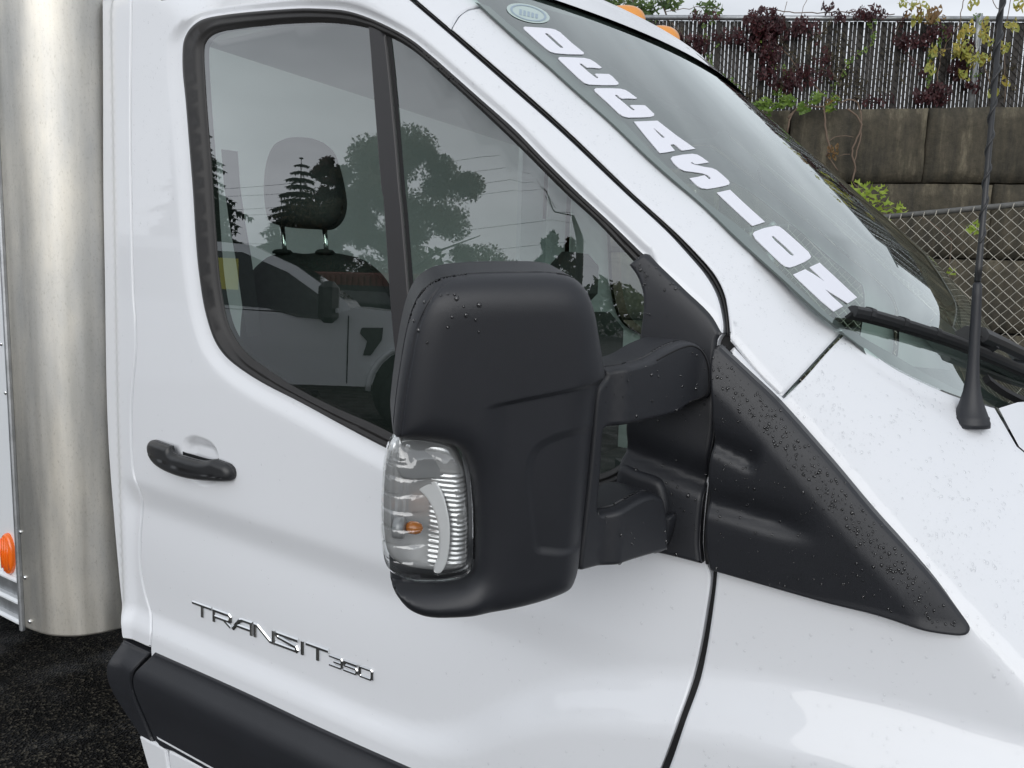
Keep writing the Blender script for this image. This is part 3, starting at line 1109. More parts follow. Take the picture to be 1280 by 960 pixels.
# windshield pillar
WS_EDGE = [(595, 0), (640, 41), (687, 82), (720, 112), (765, 152), (807, 192), (837, 219), (880, 256), (925, 299), (977, 346), (1025, 390), (1047, 408)]
pil = np.vstack([frontR[np.argmin(abs(frontR[:, 0] - hitS(np.array([[563.0, 36.0]]))[0, 0])):], hitS(catmull([(911, 426, 1), (945, 467), (975.5, 496.5, 1), (1000, 470), (1031, 436), (1052, 413), (1051, 410), (1046, 405)] + WS_EDGE[::-1][1:-1] + [(606, 8.5), (596, 10), (584, 12.5), (573, 20), (564, 34)], step=6, closed=False))])
pillar = sheet('windshield_pillar', SIDE, pil, MT['paint'], truck, r=.006, grid=.014, edge=.007, skirt=.025)
# roof side above it
rs = np.vstack([hitS(np.array([(520, 0), (562, 36), (571, 20), (583, 11), (595, 8), (601, 6)], float)), hitS(np.array([(596, 1), (570, -24), (540, -52)], float)), [[-.90, 2.115], [-1.05, 2.13], [-1.4, 2.135], [-1.715, 2.150], [-1.715, 2.118], [-1.56, 2.118], [-1.4, 2.073], [-1.1, 2.068], [-.98, 2.058]]])
roof_rail = sheet('roof_side', SIDE, rs, MT['paint'], truck, r=.004, grid=.02, edge=.01, skirt=.02)

# fender
FTOP = [(978.5, 499, 1), (1005, 473), (1034, 440), (1055, 419), (1059, 418), (1064, 421), (1087, 440), (1115, 460), (1152, 479), (1190, 495), (1229, 507), (1243, 511, 1), (1257, 535), (1271, 559)]
ft = hitS(catmull(FTOP, step=5, closed=False))
fhyp = hitS(catmull([(912.5, 430), (947, 468), (977, 498)], step=6, closed=False))
k0 = np.argmin(abs(frontR2[:, 1] - hitS(np.array([[911., 440.]]))[0, 1]))
fend = np.vstack([frontR2[k0:][::-1], fhyp[1:-1], ft, [[.10, 1.262], [.3, 1.185], [.6, 1.08], [.95, .93], [.95, .55], [.70, .45], [.63, .6], [.45, .76], [.2, .82], [-.05, .77], [-.25, .6], [-.33, .44], [-.40, .44]]])
fender = sheet('fender', SIDE, fend, MT['paint'], truck, r=.005, grid=.014, edge=.008, skirt=.02)
FD = MB()

# black triangular trim on the fender
TRI = [(909, 431), (913, 429, 1), (949, 464), (982, 497), (1044, 571), (1097, 638), (1165, 717), (1200, 765), (1211.5, 782), (1212, 788), (1208, 792), (1196, 792), (1155, 782), (1100, 764), (1035, 748), (960, 727), (893, 708, 1),
       (889, 675), (893, 625), (898, 580), (904, 548), (906, 522), (906, 480), (905, 450)]
tri = to_uv(SIDE, TRI, 5)
hypL = hitS(np.array([(912, 430), (980, 498), (1042, 572), (1097, 638), (1165, 717), (1213, 787)], float))
def groove(Q, a, b, wd, dep, f0=.3, f1=.25):
    a = np.array(a); b = np.array(b); t = b - a; L = np.linalg.norm(t); t = t / L; n = np.array([-t[1], t[0]])
    s = (Q - a) @ t / L; q = (Q - a) @ n
    q = np.where(q > 0, q / (wd * 1.5), q / (wd * .75))
    return -dep * np.exp(-q ** 2) * sstep((1 - s) / f1) * (sstep((s + f0) / f0) if f0 > 0 else 1)
g1 = hitS(np.array([(898, 545), (962, 578)], float)); g2 = hitS(np.array([(780, 588), (1040, 666)], float)); g2b = hitS(np.array([(780, 560), (905, 610)], float))
def tri_h(Q):
    d = dist(Q, hypL, closed=False)
    _q = np.clip(d / .040, 0, 1.4); h = .016 * (_q - .06 * np.logaddexp(0, (_q - 1) / .06)) + .17 * np.clip(Q[:, 1] - 1.13, 0, .3)
    h = h + groove(Q, g1[0], g1[1], .012, .010, 0) + groove(Q, g2[0], g2[1], .016, .012, 0)
    return h
trim = sheet('fender_trim', SIDE, tri, MT['plastic'], fender, h0=.004, hfun=tri_h, r=.004, grid=.007, edge=.006, skirt=.016)

# ------------------------------------------------------------------ mirror
base_px = [(806, 317), (813, 321, 1), (858, 364), (888, 393), (902.5, 417, 1), (897, 424), (895, 450), (897, 480), (897.5, 520), (894.5, 550), (888, 580), (882, 625), (878.5, 675), (881, 701, 1),
           (866, 697), (838, 690), (815, 684), (795, 664), (776, 622), (775, 606), (778, 585), (784, 555), (788, 525), (795, 480), (798, 446), (802, 412), (805, 385), (804, 365), (797, 345), (787, 331, 1)]
bp = to_uv(SIDE, base_px, 5)
def base_h(Q):
    h = .012 * sstep((1.42 - Q[:, 1]) / .08)
    return h + groove(Q, g2b[0], g2b[1], .016, .016, 0, .01) * sstep((Q[:, 0] + .47) / .02)
mirror = empty('door_mirror', (-.4, -.2, 1.3))
finish(mirror, truck)
bpy.context.view_layer.update()
mbase = sheet('mirror_base', SIDE, bp, MT['plastic'], mirror, h0=.006, hfun=base_h, r=.006, grid=.009, edge=.007, skirt=.03)
# arms and bracket
ARM = plane_surf((-.355, -.10, 1.35), (.94, -.336, 0))
arm_px = [(752, 461, 1), (775, 454), (800, 447), (820, 435), (838, 427), (850, 425), (862, 430), (872, 444), (875.5, 462), (875, 490), (870, 497), (848, 505), (830, 516), (790, 526), (754, 534), (751, 541), (748, 590), (744.5, 634), (748, 639),
          (765, 630), (790, 616), (806, 613), (817, 617, 1), (822, 645), (823, 684, 1), (808, 688), (780, 696), (750, 706), (721, 714, 1), (718, 709), (724, 655), (730, 600), (735, 545), (738, 505), (742, 483), (751, 470)]
_ua = ARM.hit(np.array([(748., 580.), (768., 580.)]))[:, 0]
arm = sheet('mirror_arm', ARM, to_uv(ARM, arm_px, 4), MT['plastic'], mirror, h0=0, hfun=lambda Q: -.012 * sstep((_ua[1] - Q[:, 0]) / (_ua[1] - _ua[0])), bulge=(.020, .008, 2.5), grid=.012, edge=.005, skirt=.05, back=True)
_sf, _O, _Hs, _Hf = SHEETS[arm.name][:4]
_uv = ARM.hit(catmull([(806, 449), (822, 440), (838, 433), (850, 431), (861, 437), (868, 450), (870.5, 468), (869.5, 486), (862, 494), (846, 500)], step=3, closed=False))
b = MB(); b.tube(_sf.f(_uv, _Hf(_uv) - .0002), .0011, 6); b.build('knuckle_seam', MT['black'], mirror, smooth=True)
# foot blocks where the arms meet the base
def pillow(name, surf, px, mat, parent, h0=0.0, hm=.02, wd=.02, pw=2.2, skirt=.03, grid=.012, hfun=None, edge=.006, step=4, back=True, **kw):
    return sheet(name, surf, to_uv(surf, px, step), mat, parent, h0=h0, bulge=(hm, wd, pw), grid=grid, edge=edge, skirt=skirt, back=back, hfun=hfun, **kw)
pillow('arm_foot', SIDE, [(838, 430), (852, 427), (864, 433), (873, 447), (875, 470), (874, 492), (866, 498), (846, 504), (838, 480)], MT['plastic'], mirror, h0=.012, hm=.03, wd=.016, skirt=.03)
pillow('arm_foot', SIDE, [(776, 614), (777, 594), (783, 578), (806, 586), (832, 596), (840, 612), (842, 640), (832, 650), (815, 640), (800, 624)], MT['plastic'], mirror, h0=.012, hm=.014, wd=.012, skirt=.03)
pillow('arm_end_cap', SIDE, [(822, 650), (834, 641), (851, 637), (850, 652), (843, 674), (837, 683), (822, 685)], MT['plastic'], mirror, h0=.016, hm=.020, wd=.008, skirt=.03)

HP = CAM + rays(np.array([[615., 540.]]))[0] * .83
HOUSE = plane_surf(HP, (.68, -.73, -.15))
LENS_R = [(500, 723), (540, 724), (562, 722), (583, 716), (590.5, 704), (592, 680), (592, 640), (587.5, 595), (578, 566), (566, 552), (545, 547), (520, 545), (497, 541.5)]
house_px = [(491, 528), (495, 490), (500, 455), (507, 415), (516, 383), (528, 362), (546, 349), (565, 344), (600, 340.5), (650, 339.5), (690, 340), (713, 345), (729, 360), (739, 386), (746, 425), (752, 462), (751, 470), (745, 480),
            (741, 500), (737, 545), (732, 600), (726, 655), (721, 700), (718, 713), (711, 727), (690, 738), (650, 750), (605, 758), (560, 761.5), (530, 760), (508, 751), (494, 735), (488, 722, 1)] + [(x, y) for x, y in LENS_R[:-1]] + [(497, 541.5), (491, 540, 1)]
hpoly = to_uv(HOUSE, house_px, 4)
rec = to_uv(HOUSE, [(660, 550), (736, 532), (722, 664), (668, 670), (661, 660)], 6)
ridge = HOUSE.hit(np.array([(596, 497), (640, 488), (700, 476), (748, 466)], float))
seam = HOUSE.hit(catmull([(580, 343), (563, 346), (550, 353), (538, 366), (526, 388), (518, 412), (512, 445), (506, 480), (501, 520), (499, 540)], step=3, closed=False))
def house_h(Q):
    h = np.zeros(len(Q))
    ir = inside(Q, rec); dd = dist(Q, rec)
    sgnd = np.where(ir, dd, -dd)
    h -= .0026 * sstep((sgnd + .005) / .010)
    zr = np.interp(Q[:, 0], ridge[:, 0], ridge[:, 1])
    fade = sstep((Q[:, 0] - ridge[0, 0]) / .03)
    h -= .004 * fade * sstep((zr - Q[:, 1]) / .007 + .5)
    ds = dist(Q, seam, closed=False)
    h -= .0022 * np.exp(-(ds / .0011) ** 2)
    return h
housing = sheet('mirror_housing', HOUSE, hpoly, MT['plastic'], mirror, hfun=house_h, bulge=(.040, .042, 2.7), grid=.0075, edge=.005, rings=[.042 * k for k in (.012, .035, .075, .13, .2, .28, .37, .47, .58, .7, .85, 1.0)], skirt=.085, back=True,
                refine=[(np.vstack([rec, rec[:1]]), (-.006, -.003, 0, .003, .006), .004), (ridge, (-.006, -.0035, -.001, .001, .0035, .006), .004), (seam, (-.0022, -.0011, 0, .0011, .0022), .003)])
# indicator lamp
lens_px = [(497, 541.5), (520, 545), (545, 547), (566, 552), (578, 566), (587, 595), (591, 640), (591, 680), (589.5, 703), (582, 715), (562, 721), (540, 723), (512, 721), (492, 712), (481, 698), (477, 675), (476, 640), (477, 610), (480, 575), (486, 553)]
lens_uv = to_uv(HOUSE, lens_px, 3)
lc = lens_uv.mean(0); lw = np.ptp(lens_uv[:, 0]); lh = np.ptp(lens_uv[:, 1])
def lens_h(Q):
    s = (Q[:, 0] - lens_uv[:, 0].min()) / lw; t = (Q[:, 1] - lens_uv[:, 1].min()) / lh
    big = .0034 * np.abs(np.sin(t * pi * 9.0)) ** .5 * sstep((.55 - s) / .25) * sstep((t - .06) / .1) * sstep((.92 - t) / .08)
    lip = .002 * sstep((t - .86) / .02) - .002 * sstep((.1 - t) / .02)
    return big + lip
MT['lens'] = sheet_glass('clear_lens', (0.93, 0.94, 0.94), 1.5, 3.0, bump=.6, bscale=70)
lens = sheet('indicator_lens', HOUSE, lens_uv, MT['lens'], mirror, h0=.004, hfun=lens_h, bulge=(.026, .03, 2.2), grid=.0035, edge=.0035, skirt=.012)
MT['reflector'] = pmat('lamp_reflector', (0.78, 0.79, 0.80), rough=.22, metal=.55)
MT['satin'] = pmat('lamp_satin', (0.84, 0.85, 0.86), rough=.3, metal=.2)
MT['lampgrey'] = pmat('lamp_grey', (0.38, 0.39, 0.40), rough=.3, metal=.3)
refl_uv = offset_ring(resample(lens_uv if area(lens_uv) > 0 else lens_uv[::-1], .004), .0035)
def refl_h(Q):
    s = (Q[:, 0] - lens_uv[:, 0].min()) / lw; t = (Q[:, 1] - lens_uv[:, 1].min()) / lh
    c = -.020 * np.exp(-(((s - .36) / .30) ** 2 + ((t - .42) / .40) ** 2))
    rib = .0009 * np.sin(t * 2 * pi * 30) * sstep((s - .50) / .05) * sstep((t - .06) / .05) * sstep((.76 - t) / .05)
    vr = .0012 * np.sin(s * 2 * pi * 12) * sstep((.30 - s) / .04) * sstep((t - .28) / .05)
    return c + rib + vr
sheet('lamp_reflector', HOUSE, refl_uv, MT['reflector'], mirror, h0=-.012, hfun=refl_h, bulge=(.016, .014, 2.), grid=.0019, edge=.004, skirt=.0)
sheet('lamp_shade', HOUSE, to_uv(HOUSE, [(511, 609), (526, 601), (541, 600), (552, 613), (559, 636), (561, 660), (557, 690), (549, 706), (541, 707), (546, 690), (548, 664), (544, 643), (534, 626), (522, 617)], 3), MT['satin'], mirror, h0=-.004, r=.002, hfun=lambda Q: .012 * ((Q[:, 0] - lc[0]) / .02) - .20 * (Q[:, 1] - lc[1]), grid=.005, edge=.004, skirt=.004)
sheet('lamp_shade', HOUSE, to_uv(HOUSE, [(500, 552), (560, 557), (574, 575), (580, 598), (540, 600), (500, 596)], 3), MT['lampgrey'], mirror, h0=-.001, r=.003, grid=.006, edge=.004, skirt=.004)
bo = HOUSE.f(HOUSE.hit(np.array([[521., 656.]])), np.array([.004]))[0]
b = MB(); b.lathe(bo - HOUSE.a * .012, HOUSE.a * .9 + HOUSE.n * .3, [(.001, 0), (.005, .001), (.0072, .005), (.0072, .012), (.005, .017), (.001, .019)], 20)
MT['bulb'] = pmat('amber_bulb_glass', (0.50, 0.16, 0.02), rough=.12, coat=.8)
b.build('amber_bulb', MT['bulb'], mirror, smooth=True)
b = MB(); b.lathe(bo - HOUSE.a * .024, HOUSE.a * .9 + HOUSE.n * .3, [(.012, 0), (.012, .010), (.006, .012)], 20)
b.build('bulb_socket', MT['lampgrey'], mirror, smooth=True)
# the looking glass on the rear side
mg = offset_ring(resample(hpoly if area(hpoly) > 0 else hpoly[::-1], .01), .012)
mgp = np.array([p for p in mg if p[0] > HOUSE.hit(np.array([[500., 600.]]))[0, 0]])

# ------------------------------------------------------------------ windshield
edge_uv = hitW(catmull(WS_EDGE, step=8, closed=False))
edge_uv = np.vstack([[[edge_uv[0, 0] + .03, 2.12]], edge_uv])
lowL = np.vstack([hitW(np.array([(1056, 418), (1087, 441), (1115, 461), (1152, 480), (1190, 496), (1243, 513)], float)), [[.40, 1.30]]])
left_chain = np.vstack([edge_uv - [.003, 0], lowL])
right_chain = left_chain[::-1] * [-1, 1] + [2 * YC, 0]
ws_poly = np.vstack([left_chain, right_chain])
windshield = sheet('windshield', WIND, ws_poly, MT['ws_glass'], truck, r=0, grid=.016, edge=.016)
def frit(name, px_a, px_b):
    a = hitW(catmull(px_a, step=10, closed=False)); c = hitW(catmull(px_b, step=10, closed=False))
    return sheet(name, WIND, np.vstack([a, c[::-1]]), MT['frit'], windshield, h0=-.004, r=0, grid=.05, edge=.02)
frit('frit_band', WS_EDGE, [(613, 5), (640, 29), (692, 68), (742, 111), (784, 152), (837, 206), (880, 245), (939, 291), (980, 337), (1042, 394), (1060, 411)])
frit('frit_band', [(1050, 412), (1070, 426), (1087, 442), (1115, 462), (1152, 481), (1190, 497), (1240, 512)], [(1066, 409), (1088, 423), (1120, 441), (1150, 459), (1178, 474), (1205, 487), (1250, 500)])
tp = np.array([[y, 2.12] for y in np.linspace(edge_uv[0, 0], 2 * YC - edge_uv[0, 0], 30)]); _fl = hitW(np.array([(655, 3), (690, 13), (740, 26), (790, 41), (840, 58)], float)); _fl = _fl[np.argsort(_fl[:, 0])]
tb = np.array([[y, np.interp(min(y, 2 * YC - y), _fl[:, 0], _fl[:, 1])] for y in np.linspace(edge_uv[0, 0] + .004, 2 * YC - edge_uv[0, 0] - .004, 30)])
frit_top = sheet('frit_band', WIND, np.vstack([tp, tb[::-1]]), MT['frit'], windshield, h0=-.0012, r=0, grid=.05, edge=.03)
L8 = lambda o, pts: [(o[0] + x / 8, o[1] + y / 8) for x, y in pts]
WORD = [
    (L8((640, 20), [(110, 120), (125, 112), (250, 120), (380, 130), (430, 142), (480, 170), (600, 280), (715, 372), (712, 388), (690, 390), (560, 388), (430, 378), (380, 362), (330, 325), (220, 230), (115, 135)]),
     L8((640, 20), [(325, 180), (345, 178), (380, 200), (510, 318), (505, 326), (480, 322), (440, 290), (370, 225), (335, 192)])),
    (L8((640, 20), [(458, 425), (475, 415), (600, 420), (720, 425), (780, 440), (830, 470), (895, 522), (870, 530), (800, 522), (745, 522), (715, 498), (690, 482), (672, 482), (680, 495), (760, 565), (830, 620), (852, 630), (858, 620), (825, 588), (835, 582), (900, 584), (965, 586), (1000, 610), (1062, 675), (1060, 688), (1035, 697), (900, 697), (770, 692), (720, 675), (660, 625), (560, 530), (465, 440)]), None),
    (L8((730, 100), [(98, 100), (115, 88), (250, 88), (360, 92), (410, 105), (450, 130), (528, 188), (510, 194), (440, 190), (375, 193), (350, 175), (325, 155), (305, 155), (312, 168), (390, 230), (470, 300), (495, 310), (503, 300), (455, 262), (470, 256), (540, 256), (605, 258), (640, 290), (698, 345), (695, 362), (660, 375), (560, 380), (440, 382), (390, 370), (340, 335), (230, 230), (105, 118)]), None),
    (L8((730, 100), [(495, 422), (730, 412), (920, 560), (1110, 693), (975, 712), (915, 660), (890, 648), (860, 652), (865, 665), (905, 712), (830, 728), (755, 737), (630, 590)]),
     L8((730, 100), [(690, 487), (720, 505), (805, 578), (790, 584), (775, 580), (730, 535)])),
    (L8((830, 180), [(62, 150), (80, 132), (180, 112), (280, 103), (330, 112), (370, 135), (445, 188), (430, 192), (330, 208), (300, 205), (280, 190), (262, 190), (270, 200), (300, 212), (400, 235), (470, 245), (520, 265), (580, 315), (640, 370), (652, 395), (645, 410), (600, 425), (500, 445), (430, 455), (370, 448), (330, 425), (250, 348), (330, 335), (400, 318), (415, 330), (445, 358), (462, 352), (455, 335), (430, 318), (380, 300), (280, 285), (200, 275), (150, 250), (90, 195)]), None),
    (L8((830, 180), [(522, 492), (655, 463), (800, 600), (1005, 785), (880, 825), (700, 660)]), None),
    (L8((930, 270), [(82, 185), (100, 162), (200, 125), (310, 103), (350, 112), (400, 150), (530, 265), (640, 365), (665, 410), (655, 430), (600, 465), (500, 508), (450, 522), (410, 512), (360, 475), (230, 350), (110, 235)]),
     L8((930, 270), [(270, 212), (290, 207), (320, 230), (420, 320), (495, 395), (480, 402), (455, 392), (380, 320), (300, 250)])),
    (L8((930, 270), [(485, 592), (605, 538), (680, 580), (800, 660), (730, 590), (650, 518), (750, 472), (900, 610), (1125, 820), (1030, 880), (930, 815), (805, 738), (880, 815), (985, 908), (890, 962), (760, 850), (600, 700)]), None)]
for outl, inn in WORD:
    sheet('windshield_letter', WIND, hitW(np.array(outl, float)), MT['vinyl'], windshield, holes=[hitW(np.array(inn, float))] if inn else [], h0=.0012, r=0, grid=.02, edge=.006, skirt=.001)
# round inspection sticker near the top corner
MT['sticker'] = pmat('pale_sticker', (0.50, 0.60, 0.58), rough=.5)
MT['sticker_ring'] = pmat('sticker_ring', (0.33, 0.42, 0.50), rough=.5)
an = np.linspace(0, 2 * pi, 28, endpoint=False)
ell = lambda a, c, k: np.stack([660 + a * k * np.cos(an) + .25 * c * k * np.sin(an) * 0, 17 + c * k * np.sin(an) + .22 * a * k * np.cos(an)], 1)
stk = sheet('round_sticker', WIND, hitW(ell(27, 11, 1)), MT['sticker'], windshield, h0=.0008, r=0, grid=.02, edge=.008)
sheet('sticker_ring', WIND, hitW(ell(27, 11, .84)), MT['sticker_ring'], windshield, holes=[hitW(ell(27, 11, .74))], h0=.0014, r=0, grid=.02, edge=.006)
for q in range(5):
    sheet('sticker_mark', WIND, hitW(np.array([(649 + q * 5, 12 + q * 1.4), (652 + q * 5, 13 + q * 1.4), (651.5 + q * 5, 20 + q * 1.0), (648.5 + q * 5, 19 + q * 1.0)], float)), MT['sticker_ring'], windshield, h0=.0014, r=0, grid=.02, edge=.01)

# ------------------------------------------------------------------ roof
def roof_shape():
    NY = 44
    prof = [(0.0, 2.034), (0.0, 2.060), (0.0, 2.088), (0.0, 2.100), (-.006, 2.108), (-.018, 2.113), (-.04, 2.117), (-.08, 2.120), (-.15, 2.123), (-.3, 2.126), (-.55, 2.128), (-9, 2.128)]
    V = []; F = []
    for (dx, z) in prof:
        for j in range(NY):
            s = j / (NY - 1)
            y = .135 + (2 * YC - .27) * s
            e = min(s, 1 - s) / .16
            k = 1 - (1 - min(e, 1)) ** 2
            zz = 2.034 + (z - 2.034) * (.7 + .3 * k)
            x = float(WX(np.array(y), np.array(min(zz, 2.100)))) + .006 + dx
            V.append((max(x, -1.716), y, zz + .004))
    m = len(prof)
    for i in range(m - 1):
        for j in range(NY - 1):
            F.append((i * NY + j, i * NY + j + 1, (i + 1) * NY + j + 1, (i + 1) * NY + j))
    return V, F
V, F = roof_shape()
roof = mesh_obj('cab_roof', V, F, MT['paint'], truck)
# amber marker lamps in a row on the roof
def roof_z(x, y):
    Vn = np.array(V); k = np.argmin((Vn[:, 0] - x) ** 2 + (Vn[:, 1] - y) ** 2)
    return Vn[k, 2]
lamp0 = None
for (px, yy) in (((785, 27), .77), ((829, 51), .94)):
    p = on_y(np.array([px], float), yy)[0]
    zz = roof_z(p[0], yy)
    b = MB()
    Vl = []; Fl = []
    n1, n2 = 14, 8
    for i in range(n2 + 1):
        a = i / n2 * pi / 2
        for k in range(n1):
            t = 2 * pi * k / n1
            Vl.append((p[0] - .03 + .075 * cos(a) ** .7 * cos(t) , p[1] + .035 * cos(a) ** .7 * sin(t), p[2] - .006 + .044 * sin(a)))
    for i in range(n2):
        for k in range(n1):
            Fl.append((i * n1 + k, i * n1 + (k + 1) % n1, (i + 1) * n1 + (k + 1) % n1, (i + 1) * n1 + k))
    mesh_obj('marker_lamp', Vl, Fl, MT['amber'], roof)

# ------------------------------------------------------------------ hood, far fender and nose
gap_uv = hitS(np.array([(1248.5, 511), (1260, 533), (1274, 559)], float))
gap_uv = np.vstack([gap_uv, [[.105, 1.258], [.3, 1.181], [.6, 1.076], [.95, .93]]])
GY = S(gap_uv[:, 0], gap_uv[:, 1]) + .006
rowsN = 36
V = []; F = []
stations = resample(np.stack([gap_uv[:, 0], gap_uv[:, 1]], 1), .05, closed=False)
for (x, z) in stations:
    y0 = S(x, z) + .006
    fwd = np.clip((x - .02) / .5, 0, 1)
    for j in range(rowsN):
        s = j / (rowsN - 1)
        y = y0 + (2 * YC - 2 * y0) * s
        e = 1 - (2 * s - 1) ** 2
        xx = x + .20 * e * (1 - fwd) + .10 * e * fwd
        zz = z + .012 * (1 - np.exp(-min(s, 1 - s) / .02)) + .05 * e * (.3 + .7 * fwd) - .045 * e * (1 - fwd)
        V.append((xx, y, zz))
nS = len(stations)
for i in range(nS - 1):
    for j in range(rowsN - 1):
        F.append((i * rowsN + j, (i + 1) * rowsN + j, (i + 1) * rowsN + j + 1, i * rowsN + j + 1))
hood = mesh_obj('hood', V, F, MT['paint'], truck)
# nose below the hood, off to the right of the picture
b = MB()
b.box((.90, YC, .60), (.16, 1.20, .40), bev=.06)
b.build('front_grille', MT['plastic'], truck, smooth=False)
b = MB(); b.box((.92, YC, .42), (.2, 1.3, .22), bev=.06); b.build('bumper', MT['plastic'], truck)

# cowl under the wipers
cb = MB()
cw = []
for y in np.linspace(.27, 2 * YC - .27, 30):
    cw.append((WX(np.array(y), np.array(1.325)) + .05, y, 1.312))
cb.sweep(cw, [(0, 0, 1)] * len(cw), [(-.09, -.03), (-.09, .0), (.07, .02), (.07, -.03)])
cb.build('cowl_panel', MT['plastic'], truck)

# ------------------------------------------------------------------ wiper
def onW(px, h):
    uv = hitW(np.array(px, float)); return _mapW(uv, np.full(len(uv), h))
def normW(uv):
    e = 1e-3
    n = np.stack([np.ones(len(uv)), -(WX(uv[:, 0] + e, uv[:, 1]) - WX(uv[:, 0] - e, uv[:, 1])) / (2 * e), -(WX(uv[:, 0], uv[:, 1] + e) - WX(uv[:, 0], uv[:, 1] - e)) / (2 * e)], 1)
    return n / np.linalg.norm(n, axis=1)[:, None]
wiper = empty('wiper', (0, .3, 1.4)); finish(wiper, truck); bpy.context.view_layer.update()
blade_px = [(1056, 398), (1075, 401.5), (1115, 412), (1156, 424), (1192, 436), (1232, 452), (1275, 470), (1330, 490)]
uv = hitW(catmull(blade_px, step=6, closed=False)); Nn = normW(uv); P = _mapW(uv, np.full(len(uv), .014))
b = MB(); b.sweep(P, Nn, [(-.0085, -.003), (-.007, .003), (-.003, .0075), (.0, .009), (.003, .0075), (.007, .003), (.0085, -.003)]); b.build('wiper_blade', MT['plastic_smooth'], wiper)
b = MB(); b.sweep(_mapW(uv, np.full(len(uv), .002)), Nn, [(-.002, -.001), (-.002, .010), (.002, .010), (.002, -.001)]); b.build('blade_rubber', MT['black'], wiper)
for px in ((1074, 400.5), (1115, 411.5), (1156, 423.5)):
    u1 = hitW(np.array([px, (px[0] + 5, px[1] + 1.6)], float)); b = MB()
    b.sweep(_mapW(u1, np.full(2, .014)), normW(u1), [(-.0098, -.004), (-.0085, .004), (-.003, .009), (.0, .0105), (.003, .009), (.0085, .004), (.0098, -.004)]); b.build('blade_clip', MT['plastic_smooth'], wiper)
u1 = hitW(np.array([(1193, 430), (1200, 430), (1212, 437), (1224, 446)], float)); b = MB()
b.sweep(_mapW(u1, np.full(4, .022)), normW(u1), [(-.012, -.012), (-.012, .008), (-.004, .016), (.010, .012), (.012, -.012)]); b.build('blade_joint', MT['plastic_smooth'], wiper)
u1 = hitW(catmull([(1205, 437), (1235, 449), (1265, 462), (1300, 478), (1345, 500)], step=8, closed=False)); b = MB()
b.sweep(_mapW(u1, np.full(len(u1), .036)), normW(u1), [(-.013, -.006), (-.013, .004), (-.006, .010), (.006, .010), (.013, .004), (.013, -.006)]); b.build('wiper_arm', MT['plastic_smooth'], wiper)
u1 = hitW(catmull([(1226, 480), (1245, 494), (1275, 508), (1310, 512)], step=8, closed=False)); b = MB()
b.sweep(_mapW(u1, np.full(len(u1), .012)), normW(u1), [(-.008, -.006), (-.008, .004), (.008, .004), (.008, -.006)]); b.build('washer_hose', MT['black'], wiper)

# ------------------------------------------------------------------ antenna on the fender
a0 = _mapS(hitS(np.array([[1213., 526.]])), np.array([0.]))[0]
atop = on_y(np.array([[1222., 352.]]), a0[1] + .0)[0]
amast = on_y(np.array([[1256., -40.]]), a0[1] + .03)[0]
antenna = empty('antenna', tuple(a0)); finish(antenna, truck); bpy.context.view_layer.update()
ax = atop - a0; Lb = np.linalg.norm(ax); ax /= Lb
b = MB(); b.lathe(a0 - ax * .008, ax, [(.0235, 0), (.0235, .006), (.0222, .009), (.0222, .013), (.0205, .015), (.0150, .03), (.0105, .048), (.0082, .066), (.0068, .09), (.0062, Lb * .8), (.0058, Lb - .012), (.0055, Lb + .004), (.003, Lb + .008)], 28)
b.build('antenna_base', MT['plastic'], antenna, smooth=True)
md = amast - atop; Lm = np.linalg.norm(md); md /= Lm
b = MB(); b.tube([atop, atop + md * .02, atop + md * .05, amast], [.0042, .0042, .0036, .0030], 10); b.build('antenna_mast', MT['plastic_smooth'], antenna, smooth=True)
u = np.cross(md, [0, 1, 0]); u /= np.linalg.norm(u); v = np.cross(md, u)
hx = []
for i in range(330):
    t = .05 + (Lm - .05) * i / 329
    a = t / .042 * 2 * pi
    hx.append(atop + md * t + .0034 * (cos(a) * u + sin(a) * v))
b = MB(); b.tube(hx, .0018, 6); b.build('mast_spiral', MT['plastic_smooth'], antenna, smooth=True)

# ------------------------------------------------------------------ cargo box
box = empty('cargo_box', (-2.4, YC, .6)); finish(box, truck); bpy.context.view_layer.update()
plan = catmull([(-1.965, -.103), (-1.915, -.100), (-1.868, -.093), (-1.835, -.080), (-1.803, -.058), (-1.780, -.028), (-1.764, .008), (-1.755, .06), (-1.752, .10), (-1.752, .16)], n=6, closed=False)
zs = [.63, .634, .64] + list(np.linspace(.70, 3.3, 30))
V = []; F = []
for (x, y) in plan:
    for z in zs:
        V.append((x, y, z))
m = len(zs)
for i in range(len(plan) - 1):
    for j in range(m - 1):
        F.append((i * m + j, (i + 1) * m + j, (i + 1) * m + j + 1, i * m + j + 1))
# inner skin for thickness at the bottom lip
k0 = len(V)
for i, (x, y) in enumerate(plan):
    t = np.array(plan[min(i + 1, len(plan) - 1)]) - np.array(plan[max(i - 1, 0)]); t /= np.linalg.norm(t)
    V.append((x - t[1] * .003, y + t[0] * .003, .63))
for i in range(len(plan) - 1):
    F.append((i * m, k0 + i, k0 + i + 1, (i + 1) * m))
mesh_obj('corner_post', V, F, MT['alu'], box)
XR = on_y(np.array([(31., 722.)]), -.103)[0][0]
sb = MB(); sb.box((XR - .0175, -.106, 1.97), (.013, .012, 2.70), bev=.003); sb.build('corner_strip', MT['steel'], box)
b = MB(); b.box((XR - .024 - 1.5, -.092, 2.03), (3.0, .02, 2.56), bev=.002); b.build('side_panel', MT['white_panel'], box)
for z in (.745, .69, .638):
    b = MB(); b.box((XR - .024 - 1.5, -.100, z), (3.0, .022, .014), bev=.005); b.build('side_rail', MT['white_panel'], box)
b = MB(); b.box((XR - .024 - 1.5, -.086, .695), (3.0, .02, .10), bev=.002); b.build('rail_web', MT['steel'], box)
riv = None
